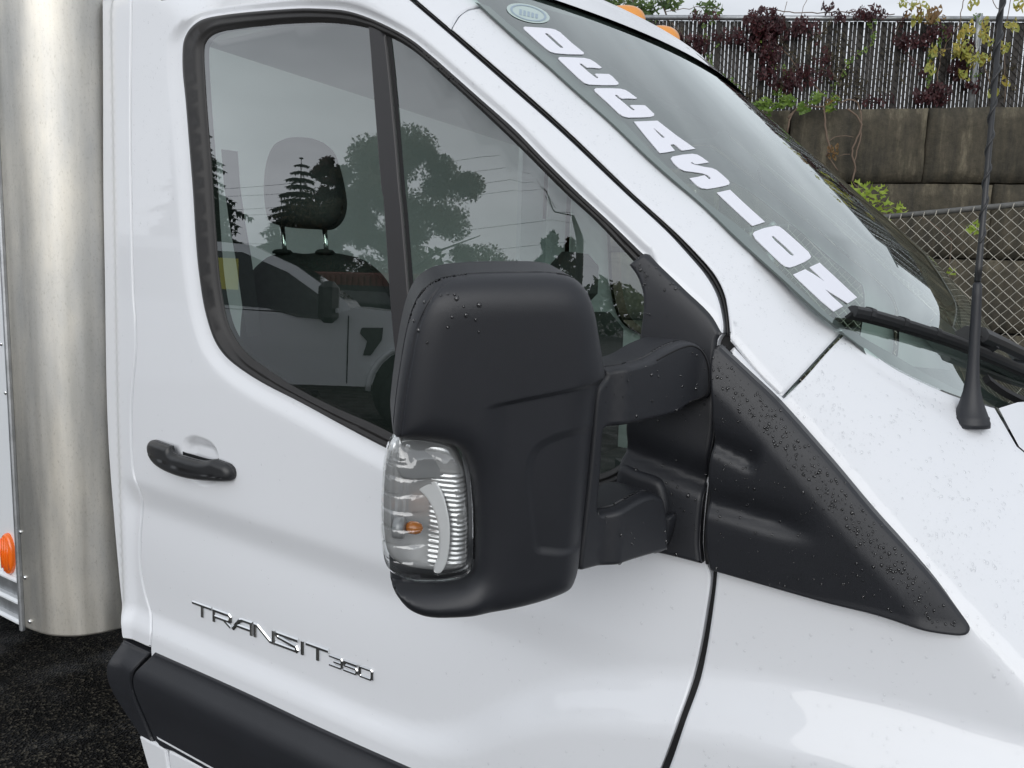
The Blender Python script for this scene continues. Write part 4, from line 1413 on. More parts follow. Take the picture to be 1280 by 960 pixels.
for k, (px, py) in enumerate([(1.5, 430), (7, 491), (13.5, 550), (20, 608), (25.5, 665), (31, 722), (37, 777)]):
    p = on_y(np.array([(px, py)], float), -.103)[0]
    p[1] = -.1025
    if riv is None:
        b = MB(); b.lathe((0, 0, 0), (0, -1, 0), [(.0055, -.002), (.0055, .0008), (.004, .0026), (.0015, .0034)], 12)
        riv = b.build('rivet', MT['chrome'], box, smooth=True)
        riv.location = p; 
        riv.matrix_parent_inverse = box.matrix_world.inverted()
    else:
        c = riv.copy(); c.location = p; COL.objects.link(c)
for k in range(7):
    c = riv.copy(); c.location = (p[0] - .075, -.1025, .82 + .11 * (k + 6)); COL.objects.link(c)
# oval orange reflector
p = on_y(np.array([(10, 692)], float), -.106)[0]
V = []; F = []
for i in range(7):
    q = [1, 1, .96, .9, .7, .4, .001][i]; hh = [0, .006, .009, .0105, .012, .0128, .013][i]
    for k in range(28):
        a = 2 * pi * k / 28
        V.append((p[0] + .030 * q * cos(a), -.102 - hh - (.0008 * math.sin(k * 0) if i > 2 else 0), p[2] + .052 * q * sin(a)))
for i in range(6):
    for k in range(28):
        F.append((i * 28 + k, i * 28 + (k + 1) % 28, (i + 1) * 28 + (k + 1) % 28, (i + 1) * 28 + k))
refl = mesh_obj('oval_reflector', V, F, MT['orange'], box)
for q in (-.016, -.005, .006, .017):
    hh = .052 * math.sqrt(1 - (q / .030) ** 2) * .85
    b = MB(); b.tube([(p[0] + q, -.1135, p[2] - hh), (p[0] + q, -.1150, p[2]), (p[0] + q, -.1135, p[2] + hh)], .0022, 6); b.build('reflector_rib', MT['orange'], refl, smooth=True)
b = MB(); b.box((-3.5, YC + .03, .68), (3.2, 2.0, .06)); b.build('box_floor', MT['inner'], box)
MT['daylight_roof'] = sheet_glass('translucent_roof', (.36, .375, .365), 1.1, 1.0)
b = MB(); b.box((-3.4, YC, 3.28), (3.3, 2.2, .004)); b.build('box_roof', MT['daylight_roof'], box)  # see-through roof added to let daylight in and brighten the cab's inside
MT['bulkhead'] = pmat('dark_bulkhead', (.16, .13, .10), rough=.8, var=.3, vscale=6)
b = MB(); b.box((-1.78, 1.14, 2.70), (.02, 1.92, 1.16)); b.build('front_panel', MT['bulkhead'], box)  # dark bulkhead shaped to keep the top of the side window dark
b = MB(); b.box((-1.76, 1.98, 1.40), (.02, .30, 1.5)); b.build('front_panel', MT['white_panel'], box)
MT['liner'] = pmat('white_liner', (.84, .86, .85), rough=.5)
b = MB(); b.box((-3.4, YC * 2 + .1, 1.95), (3.2, .03, 2.6)); b.build('side_panel', MT['liner'], box)
# chassis rails and rear wheel under the box
ch = MB(); ch.box((-1.6, .65, .48), (5.2, .09, .16)); ch.box((-1.6, 1.41, .48), (5.2, .09, .16)); ch.box((-1.0, YC, .42), (1.7, 1.7, .05))  # the plate below the cab is added to block light underneath
ch.build('chassis', MT['black'], truck)
MT['tyre'] = pmat('tyre', (.018, .018, .019), rough=.8, bump=.3, bscale=120)
def wheel(x, y, r, parent, wdt=.22, side=-1):
    b = MB(); b.lathe((x, y - side * wdt, r), (0, side, 0), [(r * .55, 0), (r * .9, .0), (r, .03), (r, wdt - .03), (r * .92, wdt), (r * .62, wdt - .005), (r * .6, wdt - .06)], 36)
    o = b.build('wheel', MT['tyre'], parent, smooth=True)
    b = MB(); b.lathe((x, y - side * .12, r), (0, side, 0), [(.05, 0), (r * .6, .0), (r * .6, .08), (r * .5, .06), (r * .2, .09), (.04, .10)], 28)
    b.build('rim', MT['steel'], o, smooth=True)
    return o
wheel(.20, .06, .36, truck)
wheel(-3.4, .02, .36, truck)
wheel(.20, 2 * YC - .06, .36, truck, side=1)
wheel(-3.4, 2 * YC - .02, .36, truck, side=1)

# ------------------------------------------------------------------ inside the cab
b = MB(); b.box((-1.69, YC, .75), (.04, 1.86, .70), bev=.01); back = b.build('cab_rear_wall', MT['inner'], truck)
b = MB(); b.box((-1.66, .085, 1.45), (.09, .05, 1.25), bev=.015); b.build('pillar_trim', MT['inner'], back)
b = MB(); b.box((-1.31, YC, 2.070), (.78, 1.60, .03), bev=.01); b.build('headliner', MT['inner'], truck)
b = MB(); b.box((-.95, YC, .52), (1.5, 1.8, .05)); b.build('cab_floor', MT['dash'], truck)
# dashboard
dpts = [(-.52, .62), (-.50, 1.05), (-.47, 1.16), (-.40, 1.235), (-.28, 1.275), (-.10, 1.285), (.04, 1.265), (.08, 1.20), (.08, .62)]
V = []; F = []
ys = np.linspace(.10, 2 * YC - .10, 24)
for y in ys:
    e = (1 - ((y - YC) / .93) ** 2)
    hump = .035 * math.exp(-((y - 1.45) / .22) ** 2)
    for k, (x, z) in enumerate(dpts):
        V.append((x + (.10 * e if k >= 5 else 0), y if k < 4 else min(max(y, .36), 2 * YC - .36), z + (hump if 2 <= k <= 4 else 0)))
m = len(dpts)
for i in range(len(ys) - 1):
    for j in range(m):
        j2 = (j + 1) % m
        F.append((i * m + j, i * m + j2, (i + 1) * m + j2, (i + 1) * m + j))
F.append(tuple(range(m))); F.append(tuple((len(ys) - 1) * m + k for k in range(m))[::-1])
dash = mesh_obj('dashboard', V, F, MT['dash'], truck)
b = MB(); t = np.linspace(0, 2 * pi, 40, endpoint=False)
b.tube([(-.60 + .10 * sin(a), 1.48 + .19 * cos(a), 1.28 + .165 * sin(a)) for a in t], .016, 10, closed=True)
b.tube([(-.60, 1.30, 1.28), (-.58, 1.48, 1.27), (-.60, 1.66, 1.28)], .014, 8); b.lathe((-.58, 1.48, 1.27), (-.8, 0, .5), [(.06, -.02), (.06, .01), (.03, .02)], 16)
b.build('steering_wheel', MT['dash'], dash, smooth=True)
# seats
def seat(y, px_head=None):
    s = empty('seat', (-1.2, y, .55)); finish(s, truck); bpy.context.view_layer.update()
    return s
st = seat(.5)
SP = plane_surf((-1.25, .55, 1.2), (.55, -.835, 0))
pillow('headrest', SP, [(331, 235), (334, 205), (343, 183), (358, 174), (371, 172), (392, 174), (410, 183), (420, 205), (427, 235), (429, 256), (424, 274), (411, 285), (390, 285), (352, 282), (338, 277), (333, 262)], MT['headcloth'], st, hm=.05, wd=.06, skirt=.05, grid=.02, edge=.012)
hp2 = SP.f(SP.hit(np.array([(352, 278), (358, 330), (405, 278), (409.5, 330)], float)), np.zeros(4))
for q in (0, 2):
    b = MB(); b.tube([hp2[q], hp2[q + 1]], .0062, 12); b.build('headrest_post', MT['chrome'], st, smooth=True)
pillow('seat_back', SP, [(300, 420), (312, 345), (330, 324), (346, 317), (360, 315), (380, 317), (402, 315), (418, 316), (440, 321), (460, 333), (476, 350), (490, 380), (505, 430), (520, 520), (525, 640), (300, 640)], MT['fabric'], st, h0=-.01, hm=.05, wd=.05, skirt=.10, grid=.03, edge=.014)
for (a, c) in ((352, 357), (405, 409)):
    pillow('post_collar', SP, [(a - 9, 317), (a - 6, 312.5), (a + 10, 312.5), (a + 13, 318)], MT['fabric'], st, h0=.02, hm=.012, wd=.01, skirt=.03, grid=.01)
b = MB(); b.box((-1.05, .5, .80), (.52, .54, .18), bev=.05); b.build('seat_cushion', MT['fabric'], st)
# belt from the corner pillar
BP = plane_surf((-1.5, .14, 1.5), (.75, -.66, 0))
blt = MB()
bq = BP.f(BP.hit(np.array([(287, 188), (290, 230), (297, 280), (304, 320), (318, 420)], float)), np.zeros(5))
blt.sweep(bq, [BP.n * .8 + BP.a * .6] * 5, [(-.020, -.001), (-.020, .001), (.020, .001), (.020, -.001)])
blt.build('seat_belt', MT['fabric'], st)
# driver's seat farther in
s2 = seat(1.5)
SP2 = plane_surf((-1.25, 1.55, 1.2), (.55, -.835, 0))
b = MB(); b.box((-1.28, 1.52, 1.10), (.16, .50, .62), bev=.06); b.build('seat_back', MT['fabric'], s2)
b = MB(); b.box((-1.32, 1.52, 1.53), (.11, .26, .19), bev=.045); b.build('headrest', MT['headcloth'], s2)
b = MB(); b.tube([(-1.31, 1.46, 1.38), (-1.315, 1.46, 1.46)], .007, 10); b.build('headrest_post', MT['chrome'], s2, smooth=True)
b = MB(); b.tube([(-1.31, 1.58, 1.38), (-1.315, 1.58, 1.46)], .007, 10); b.build('headrest_post', MT['chrome'], s2, smooth=True)
b = MB(); b.box((-1.05, 1.5, .80), (.52, .54, .18), bev=.05); b.build('seat_cushion', MT['fabric'], s2)

# ------------------------------------------------------------------ far side of the cab
def _mapF(uv, h):
    return np.stack([uv[:, 0], 2 * YC - S(uv[:, 0], uv[:, 1]) + h, uv[:, 1]], 1)
FAR = Surf(_mapF)
sheet('driver_door', FAR, door_poly, MT['paint'], truck, holes=[hole], r=.004, grid=.05, edge=.02, skirt=.03)
plain_glass('driver_glass', si, -.017, bpy.data.objects['driver_door'], MT['side_glass'], surf=FAR, grid=.08)
sheet('cab_corner_panel', FAR, cor, MT['paint'], truck, r=.004, grid=.05, edge=.02, skirt=.03)
sheet('windshield_pillar', FAR, pil, MT['paint'], truck, r=.006, grid=.04, edge=.015, skirt=.03)
sheet('roof_side', FAR, rs, MT['paint'], truck, r=.004, grid=.05, edge=.02, skirt=.02)
ffar = sheet('fender', FAR, fend, MT['paint'], truck, r=.005, grid=.04, edge=.015, skirt=.02)
sheet('fender_trim', FAR, tri, MT['plastic'], ffar, h0=.004, r=.004, grid=.04, edge=.012, skirt=.012)

# ------------------------------------------------------------------ rain drops
def zone(n1, lo, hi, soft=.02):
    return lambda Q: sstep((Q[:, n1] - lo) / soft) * sstep((hi - Q[:, n1]) / soft)
def above_hyp(Q):
    zz = np.interp(Q[:, 0], hypL[:, 0], hypL[:, 1])
    return .15 + .85 * (Q[:, 1] > zz)
def patchy(Q, f=22.0, ph=0.0):
    return .35 + .65 * (np.sin(Q[:, 0] * f * 2.1 + ph + 2 * np.sin(Q[:, 1] * f)) * np.sin(Q[:, 1] * f * 1.7 + ph) > -.1)
drops('water_drops', 'fender', fender, 3800, .0005, .0021, where=lambda Q: (Q[:, 0] < .25) * (above_hyp(Q)) * patchy(Q) * (Q[:, 1] > .75), power=3.5, squash=.35, seed=3)
drops('water_drops', 'windshield_pillar', pillar, 1300, .0004, .0012, where=lambda Q: patchy(Q, 30), power=2.5, squash=.3, seed=4)
drops('water_drops', 'front_door', door, 900, .0007, .0020, where=lambda Q: np.where(Q[:, 1] > 1.6, 1.0, np.where(Q[:, 0] > -.75, .30, .13)) * (Q[:, 1] > .66), power=3, squash=.35, seed=5)
drops('water_drops', 'cab_corner_panel', cab_corner, 40, .0007, .0018, seed=6)
def near_hyp(Q):
    d = dist(Q, hypL, closed=False)
    return np.where((d > .006) & (d < .032), .75 * (Q[:, 0] < -.03) + .25, .09 + .0 * d)
drops('water_drops', 'fender_trim', fender, 680, .0006, .0021, where=near_hyp, power=2.0, squash=.55, seed=8, mat=MT['water_black'])
drops('water_drops', 'mirror_base', mirror, 90, .0012, .0026, where=lambda Q: np.where(Q[:, 1] > 1.50, 1.0, np.where((Q[:, 1] < 1.26) & (Q[:, 1] > 1.19), .6, .10)), power=2, squash=.55, seed=9, mat=MT['water_black'])
drops('water_drops', 'mirror_arm', mirror, 46, .0010, .0022, power=2, squash=.55, seed=10, mat=MT['water_black'])
topz = hpoly[:, 1].max(); lfx = hpoly[:, 0].min()
drops('water_drops', 'mirror_housing', mirror, 16, .0014, .0027, where=lambda Q: np.where((Q[:, 1] > topz - .07) & (Q[:, 0] < lfx + .085), 1.0, .006), power=1.5, squash=.55, seed=12, mat=MT['water_black'])
drops('water_drops', 'hood', hood, 10, .001, .002) if 'hood' in SHEETS else None
drops('water_drops', 'door_cladding', door, 60, .0008, .0016, seed=14)

# ================================================================== retaining wall, fences and vines behind the truck
F0 = np.array([-sin(CA), cos(CA), 0.0])
wphi = radians(12)
WD = cos(wphi) * R0 - sin(wphi) * F0            # along the wall, to the right
WN = np.cross(WD, [0, 0, 1.0])                  # towards the yard
WP = CAM + rays(np.array([[1163., 133.]]))[0] * 6.3
def on_wall(px, off=0.0):
    return on_plane(px, WP + WN * off, WN)
def wall_s(px, off=0.0):
    q = on_wall(px, off) - WP
    return np.stack([q @ WD, q[:, 2] + WP[2]], 1)
wall = empty('retaining_wall', tuple(WP * [1, 1, 0]), label='stained dark concrete block retaining wall below the slatted fence', cat='wall')
sj = wall_s(np.array([(990., 150.), (1163., 150.)]))
BL = abs(sj[1, 0] - sj[0, 0])
BH = WP[2] / 5
def rough_block(L, Hh, T, seed):
    g = np.random.default_rng(seed)
    nx, nz = 10, 6
    V = []; Fc = []
    c = .012
    for j in range(nz + 1):
        for i in range(nx + 1):
            a, b_ = i / nx, j / nz
            x = -L / 2 + L * a; z = -Hh / 2 + Hh * b_
            ed = min(min(a, 1 - a) * L, min(b_, 1 - b_) * Hh)
            y = .012 * g.random() * (ed > 0) - (c * 1.6 if ed == 0 else 0)
            if ed == 0:
                x += (g.random() - .5) * .012; z += (g.random() - .5) * .010
            V.append((x, -T / 2 - y, z))
    for j in range(nz):
        for i in range(nx):
            k = j * (nx + 1) + i
            Fc.append((k, k + 1, k + nx + 2, k + nx + 1))
    ring = [i for i in range(nx + 1)] + [(j + 1) * (nx + 1) - 1 for j in range(1, nz + 1)] + [nz * (nx + 1) + i for i in range(nx - 1, -1, -1)] + [j * (nx + 1) for j in range(nz - 1, 0, -1)]
    b0 = len(V)
    for i in ring:
        V.append((V[i][0], T / 2, V[i][2]))
    n = len(ring)
    for i in range(n):
        Fc.append((ring[i], b0 + i, b0 + (i + 1) % n, ring[(i + 1) % n]))
    Fc.append(tuple(b0 + i for i in range(n)))
    return V, Fc
protos = []
rotw = math.atan2(WD[1], WD[0])
for row in range(5):
    z = WP[2] - BH * (row + .5)
    off = 0 if row % 2 == 0 else BL * .5
    for k in range(-5, 7):
        s0 = k * BL + BL / 2 + off
        p = WP + WD * s0 - WN * .3
        vi = (row * 3 + k * 5) % 4
        if len(protos) < 4:
            Vb, Fb = rough_block(BL - .014, BH - .016, .6, len(protos))
            o = mesh_obj('concrete_block', Vb, Fb, MT['concrete'], None, smooth=True)
            protos.append(o)
        else:
            o = protos[vi].copy(); COL.objects.link(o)
        o.parent = wall; o.matrix_parent_inverse = wall.matrix_world.inverted()
        o.location = (p[0], p[1], z); o.rotation_euler = (0, 0, rotw)
bk = MB(); bk.box(WP * [1, 1, 0] - WN * .33 + WD * 1.0 + np.array([0, 0, WP[2] / 2 - .02]), (13.5 * BL / 1.2, .4, WP[2] - .06), ax=np.array([WD, -WN, [0, 0, 1]]))
bk.build('joint_backing', MT['black'], wall)
bk = MB(); bk.box(WP * [1, 1, 0] - WN * 20.4 + WD * 1.0 + np.array([0, 0, WP[2] - .35]), (60, 40, .5), ax=np.array([WD, -WN, [0, 0, 1]]))
MT['soil'] = pmat('leaf_litter', (.06, .05, .035), rough=.95, var=.5, vscale=8, bump=.6, bscale=30, bdist=.02)
bk.build('upper_ground', MT['soil'], None, kind='structure', label='earth terrace held up by the block wall')

# slatted chain link fence on top of the wall
fence = empty('privacy_fence', tuple(WP - WN * .25), label='chain link fence with dark privacy slats on top of the block wall', cat='fence')
FOFF = -.25
fphi = radians(4.5)
FDIR = cos(fphi) * R0 - sin(fphi) * F0
FN = np.cross(FDIR, [0, 0, 1.0])
rotf = math.atan2(FDIR[1], FDIR[0])
FP = WP + WN * FOFF
def on_fence(px, off=0.0):
    return on_plane(px, FP + FN * off, FN)
ra = on_fence(np.array([(880., 22.)]))[0]; rb = on_fence(np.array([(1240., 26.)]))[0]
RZ = (ra[2] + rb[2]) / 2
zb0 = WP[2] - .02
MT['slat'] = pmat('dark_brown_slat', (.030, .025, .021), rough=.65, var=.3, vscale=6)
MT['wire'] = pmat('dark_fence_wire', (.045, .045, .042), rough=.6, metal=.3)
s_l = ((on_fence(np.array([(760., 60.)]))[0] - FP) @ FDIR); s_r = ((on_fence(np.array([(1480., 60.)]))[0] - FP) @ FDIR)
pitch = .0318
slat0 = None
n_sl = int((s_r - s_l) / pitch)
for i in range(n_sl):
    p = FP + FDIR * (s_l + i * pitch)
    if slat0 is None:
        b = MB()
        hgt = RZ - zb0 - .02
        b.add([(-.0141, -.003, 0), (.0, -.0045, 0), (.0141, -.003, 0), (.0141, .003, 0), (-.0141, .003, 0), (-.0141, -.003, hgt), (0, -.0045, hgt), (.0141, -.003, hgt), (.0141, .003, hgt), (-.0141, .003, hgt)],
              [(0, 1, 6, 5), (1, 2, 7, 6), (2, 3, 8, 7), (3, 4, 9, 8), (4, 0, 5, 9), (4, 3, 2, 1, 0), (5, 6, 7, 8, 9)])
        slat0 = b.build('slat', MT['slat'], fence); o = slat0
    else:
        o = slat0.copy(); COL.objects.link(o)
    o.location = (p[0], p[1], zb0); o.rotation_euler = (radians(random.uniform(-.6, .6)), radians(random.uniform(-.4, .4)), rotf + radians(random.uniform(-7, 7)))
    sc = random.uniform(.86, 1.06); o.scale = (sc, 1, 1)
def chain_link(name, O, D, N, L, Z0, Z1, dm, rad, mat, parent, bulge=.006, slope=0.0):
    """woven zigzag wires"""
    b = MB()
    nw = int(L / (dm / 2))
    rows = int((Z1 - Z0) / (dm / 2))
    for i in range(nw):
        pts = []
        for j in range(rows + 1):
            sgn = 1 if (j + i) % 2 else -1
            q = O + D * (i * dm / 2 + sgn * dm * .25) + np.array([0, 0, Z0 - O[2] + j * dm / 2 + slope * i * dm / 2])
            pts.append(q + N * (bulge * (1 if j % 2 else -1)))
        tip = pts[-1] + np.array([0, 0, .03]) + D * .006
        pts.append(tip)
        P = np.array(pts)
        # square section wire, kept cheap
        u = N; v = np.array([0, 0, 1.0])
        V = []; Fc = []
        for q in P:
            V += [q + rad * (cos(a) * u + sin(a) * D) for a in (0, 2.09, 4.19)]
        for k in range(len(P) - 1):
            for m_ in range(3):
                m2 = (m_ + 1) % 3
                Fc.append((k * 3 + m_, k * 3 + m2, k * 3 + 3 + m2, k * 3 + 3 + m_))
        b.add(V, Fc)
    return b.build(name, mat, parent, kind='stuff')
chain_link('wire_mesh', FP + FDIR * s_l + FN * .007, FDIR, FN, s_r - s_l, zb0, RZ, .0636, .0030, MT['wire'], fence, bulge=.005)
b = MB(); b.tube([FP * [1, 1, 0] + FDIR * s_l + np.array([0, 0, RZ]) + FN * .02, FP * [1, 1, 0] + FDIR * s_r + np.array([0, 0, RZ]) + FN * .02], .021, 12); b.build('top_rail', MT['steel'], fence, smooth=True)
for px in ((1216., 70.),):
    p = on_fence(np.array([px]), .0)[0]
    p = p + FN * .045
    b = MB(); b.tube([(p[0], p[1], zb0 - .1), (p[0], p[1], RZ + .02), (p[0], p[1], RZ + .035)], [.026, .026, .012], 14); b.build('fence_post', MT['steel'], fence, smooth=True)

# nearer plain chain link fence at the right
CP0 = CAM + rays(np.array([[1200., 262.]]))[0] * 4.9
CDIR = np.array([.97, -.24, 0.0]); CDIR /= np.linalg.norm(CDIR)
CSL = np.array([0, 0, .055])
CN = np.cross(CDIR, [0, 0, 1.0])
cf = empty('chain_link_fence', (CP0[0], CP0[1], 0), label='bare galvanised chain link fence standing in front of the block wall', cat='fence')
MT['galv_wire'] = pmat('galvanised_wire', (.50, .48, .42), rough=.6, metal=.0)
MT['old_rail'] = pmat('weathered_rail', (.22, .22, .21), rough=.6, metal=.3, var=.4, vscale=14)
chain_link('wire_mesh', CP0 - CDIR * 1.6, CDIR, CN, 4.6, .05, CP0[2] - 1.6 * .055 + .005, .072, .0034, MT['galv_wire'], cf, bulge=.004, slope=.055)
b = MB(); b.tube([CP0 - (CDIR + CSL) * 1.6 - CN * .02, CP0 + (CDIR + CSL) * 3.0 - CN * .02], .018, 12); b.build('top_rail', MT['old_rail'], cf, smooth=True)
for s0 in (-1.3, 1.7):
    p = CP0 + (CDIR + CSL) * s0 - CN * .05
    b = MB(); b.tube([(p[0], p[1], 0), (p[0], p[1], p[2] + .03), (p[0], p[1], p[2] + .05)], [.03, .03, .012], 14); b.build('fence_post', MT['steel'], cf, smooth=True)

# ------------------------------------------------------------------ leaves
def leafmat(name, c1, c2):
    m, t, bs = newmat(name)
    oi = t.nodes.new("ShaderNodeObjectInfo")
    gm = t.nodes.new("ShaderNodeNewGeometry")
    ad = t.nodes.new("ShaderNodeMath"); ad.operation = 'ADD'
    t.links.new(oi.outputs["Random"], ad.inputs[0]); t.links.new(gm.outputs["Random Per Island"], ad.inputs[1])
    fr = t.nodes.new("ShaderNodeMath"); fr.operation = 'FRACT'; t.links.new(ad.outputs[0], fr.inputs[0])
    rp = t.nodes.new("ShaderNodeValToRGB")
    rp.color_ramp.elements[0].color = (*c1, 1); rp.color_ramp.elements[1].color = (*c2, 1)
    t.links.new(fr.outputs[0], rp.inputs["Fac"]); t.links.new(rp.outputs[0], bs.inputs["Base Color"])
    bs.inputs["Roughness"].default_value = .5
    tl = t.nodes.new("ShaderNodeBsdfTranslucent")
    t.links.new(rp.outputs[0], tl.inputs["Color"])
    ms = t.nodes.new("ShaderNodeMixShader"); ms.inputs[0].default_value = .35
    out = t.nodes["Material Output"]
    t.links.new(bs.outputs[0], ms.inputs[1]); t.links.new(tl.outputs[0], ms.inputs[2]); t.links.new(ms.outputs[0], out.inputs["Surface"])
    return m
MT['lf_purple'] = leafmat('purple_creeper_leaf', (.030, .008, .012), (.085, .022, .024))
MT['lf_yellow'] = leafmat('yellow_vine_leaf', (.46, .36, .07), (.34, .38, .09))
MT['lf_green'] = leafmat('green_vine_leaf', (.10, .19, .03), (.20, .30, .05))
MT['lf_lime'] = leafmat('lime_vine_leaf', (.26, .38, .045), (.40, .50, .08))
MT['lf_brown'] = leafmat('brown_vine_leaf', (.16, .085, .03), (.24, .15, .05))
MT['lf_twig'] = leafmat('dry_twig', (.045, .036, .02), (.10, .085, .05))
MT['stem'] = pmat('vine_stem', (.16, .115, .085), rough=.8, bump=.3, bscale=80)
MT['bark'] = pmat('bark', (.07, .055, .04), rough=.9, bump=.6, bscale=30, bdist=.01)
LOBED = [(0, -.45), (.16, -.40), (.42, -.44), (.30, -.14), (.55, .06), (.27, .12), (.30, .34), (.12, .30), (0, .58)]
OVAL = [(0, -.5), (.14, -.36), (.24, -.1), (.22, .16), (.11, .38), (0, .56)]
def leaf_shape(half, fold=.25, droop=.3):
    V = []; Fc = []
    L = len(half)
    for (x, y) in half:
        V.append((0, y if abs(x) < 1e-6 else y, -droop * y * y))
    mid = [(0, y, -droop * max(0, y) ** 2) for (_, y) in half]
    V = mid[:]
    R = [(x, y, fold * x - droop * max(0, y) ** 2) for (x, y) in half]
    Lf = [(-x, y, fold * x - droop * max(0, y) ** 2) for (x, y) in half]
    V = R + [(-x, y, z) for (x, y, z) in R] + [(0, -.2, 0), (0, .2, -.02)]
    n = len(half)
    Fc = []
    c1, c2 = 2 * n, 2 * n + 1
    for i in range(n - 1):
        c = c1 if half[i][1] < 0 else c2
        Fc.append((i, i + 1, c)); Fc.append((n + i + 1, n + i, c))
    Fc.append((c1, n - 1 if False else c2, c2)) if False else None
    return V, Fc
def one_leaf(name, shape, mat, parent, p, size, rot):
    key = (name, shape, mat.name)
    me = LEAFS.get(key)
    if me is None:
        Vl, Fl = leaf_shape(LOBED if shape == 'lobed' else OVAL)
        o = mesh_obj(name, Vl, Fl, mat, parent, smooth=False)
        LEAFS[key] = o.data
    else:
        o = bpy.data.objects.new(name, me); COL.objects.link(o); finish(o, parent)
    o.location = p; o.scale = (size,) * 3; o.rotation_euler = rot
    return o
LEAFS = {}
def rnd_face(n=None):
    """leaf hangs, its face turned roughly to the yard"""
    return (radians(random.uniform(35, 115)), radians(random.uniform(-35, 35)), rotw + radians(random.uniform(-55, 55)))
def leaf_cloud(name, shape, mat, parent, pts, smin, smax, kind='stuff'):
    Vl, Fl = leaf_shape(LOBED if shape == 'lobed' else OVAL)
    Vl = np.array(Vl)
    b = MB()
    for p in pts:
        R_ = np.array(Matrix.Rotation(0, 3, 'X'))
        from mathutils import Euler
        R_ = np.array(Euler(rnd_face()).to_matrix())
        sz = random.uniform(smin, smax)
        b.add((Vl * sz) @ R_.T + np.array(p), Fl)
    return b.build(name, mat, parent, kind=kind)
def region(px_poly, n, off0, off1):
    poly = np.array(px_poly, float)
    lo, hi = poly.min(0), poly.max(0)
    out = []
    while len(out) < n:
        q = lo + rng.random((200, 2)) * (hi - lo)
        q = q[inside(q, poly)]
        for k in q:
            out.append(on_fence(k[None], off0 + (off1 - off0) * rng.random())[0])
            if len(out) >= n: break
    return out
def blob(cx, cy, rx, ry, n, off0=.04, off1=.14):
    out = []
    for i in range(n):
        a = rng.random() * 2 * pi; r = rng.random() ** .6
        out.append(on_fence(np.array([[cx + rx * r * cos(a), cy + ry * r * sin(a)]]), off0 + (off1 - off0) * rng.random())[0])
    return out
def stem(parent, px, off, r, name='stem'):
    c = catmull(px, step=8, closed=False)
    P = [on_plane(q[None], FP + FN * off, FN)[0] + rng.normal(0, .004, 3) for q in c]
    b = MB(); b.tube(P, r, 6); return b.build(name, MT['stem'], parent, smooth=True)

vb = FP + WN * .1
pv = empty('creeper_vine', tuple(vb), label='dark purple creeper spreading over the slatted fence', cat='vine')
pts = []
for (cx, cy, rx, ry, n) in [(955, 28, 26, 18, 130), (945, 50, 26, 16, 60), (972, 40, 16, 14, 40), (965, 68, 14, 12, 40), (960, 88, 14, 18, 40), (1005, 34, 22, 12, 45), (1000, 95, 22, 14, 45), (985, 108, 18, 10, 25), (870, 55, 16, 12, 40), (842, 62, 14, 22, 50), (910, 45, 20, 10, 25),
                            (1145, 52, 22, 10, 40), (1175, 38, 18, 8, 25), (1198, 85, 14, 12, 35), (1172, 118, 18, 13, 55), (1150, 122, 12, 10, 18), (1210, 60, 14, 8, 18), (1085, 17, 24, 9, 40), (1050, 20, 10, 6, 10), (1035, 10, 8, 6, 8), (880, 20, 20, 6, 16), (1215, 108, 10, 7, 10), (1095, 125, 30, 8, 14), (1030, 75, 14, 30, 20)]:
    pts += blob(cx, cy, rx, ry, int(n * 1.7))
leaf_cloud('leaf_mass', 'oval', MT['lf_purple'], pv, pts, .045, .085)
tw = []
for (cx, cy, rx, ry, n) in [(1040, 70, 26, 34, 150), (1060, 105, 26, 22, 120), (1110, 90, 22, 30, 70), (935, 120, 22, 12, 80), (1250, 90, 24, 34, 90)]:
    tw += blob(cx, cy, rx, ry, n, .02, .06)
leaf_cloud('dry_twigs', 'oval', MT['lf_twig'], pv, tw, .02, .05)
stem(pv, [(1040, 130), (1010, 100), (985, 70), (960, 45), (940, 25)], .06, .006)
stem(pv, [(1180, 128), (1172, 100), (1180, 60), (1200, 30)], .06, .004)
for q in range(9):
    x0 = 850 + q * 46 + random.uniform(-12, 12); y0 = random.uniform(16, 30)
    ch = [(x0, y0)]
    for _ in range(5):
        ch.append((ch[-1][0] + random.uniform(-22, 26), ch[-1][1] + random.uniform(10, 24)))
    stem(pv, ch, .05, .0028)
    lf = []
    for (cx, cy) in catmull(ch, step=5, closed=False):
        if random.random() < .7: lf += blob(cx, cy, 5, 5, 2, .05, .10)
    leaf_cloud('leaf_trail', 'oval', random.choice([MT['lf_purple'], MT['lf_purple'], MT['lf_twig'], MT['lf_green']]), pv, lf, .035, .065)
stem(pv, [(930, 20), (960, 12), (1000, 16), (1060, 15), (1120, 18)], .05, .004)
stem(pv, [(978, 22), (984, 2)], .05, .0025); stem(pv, [(1036, 20), (1040, 4)], .05, .0025); stem(pv, [(1000, 22), (1010, -4)], .05, .0025)

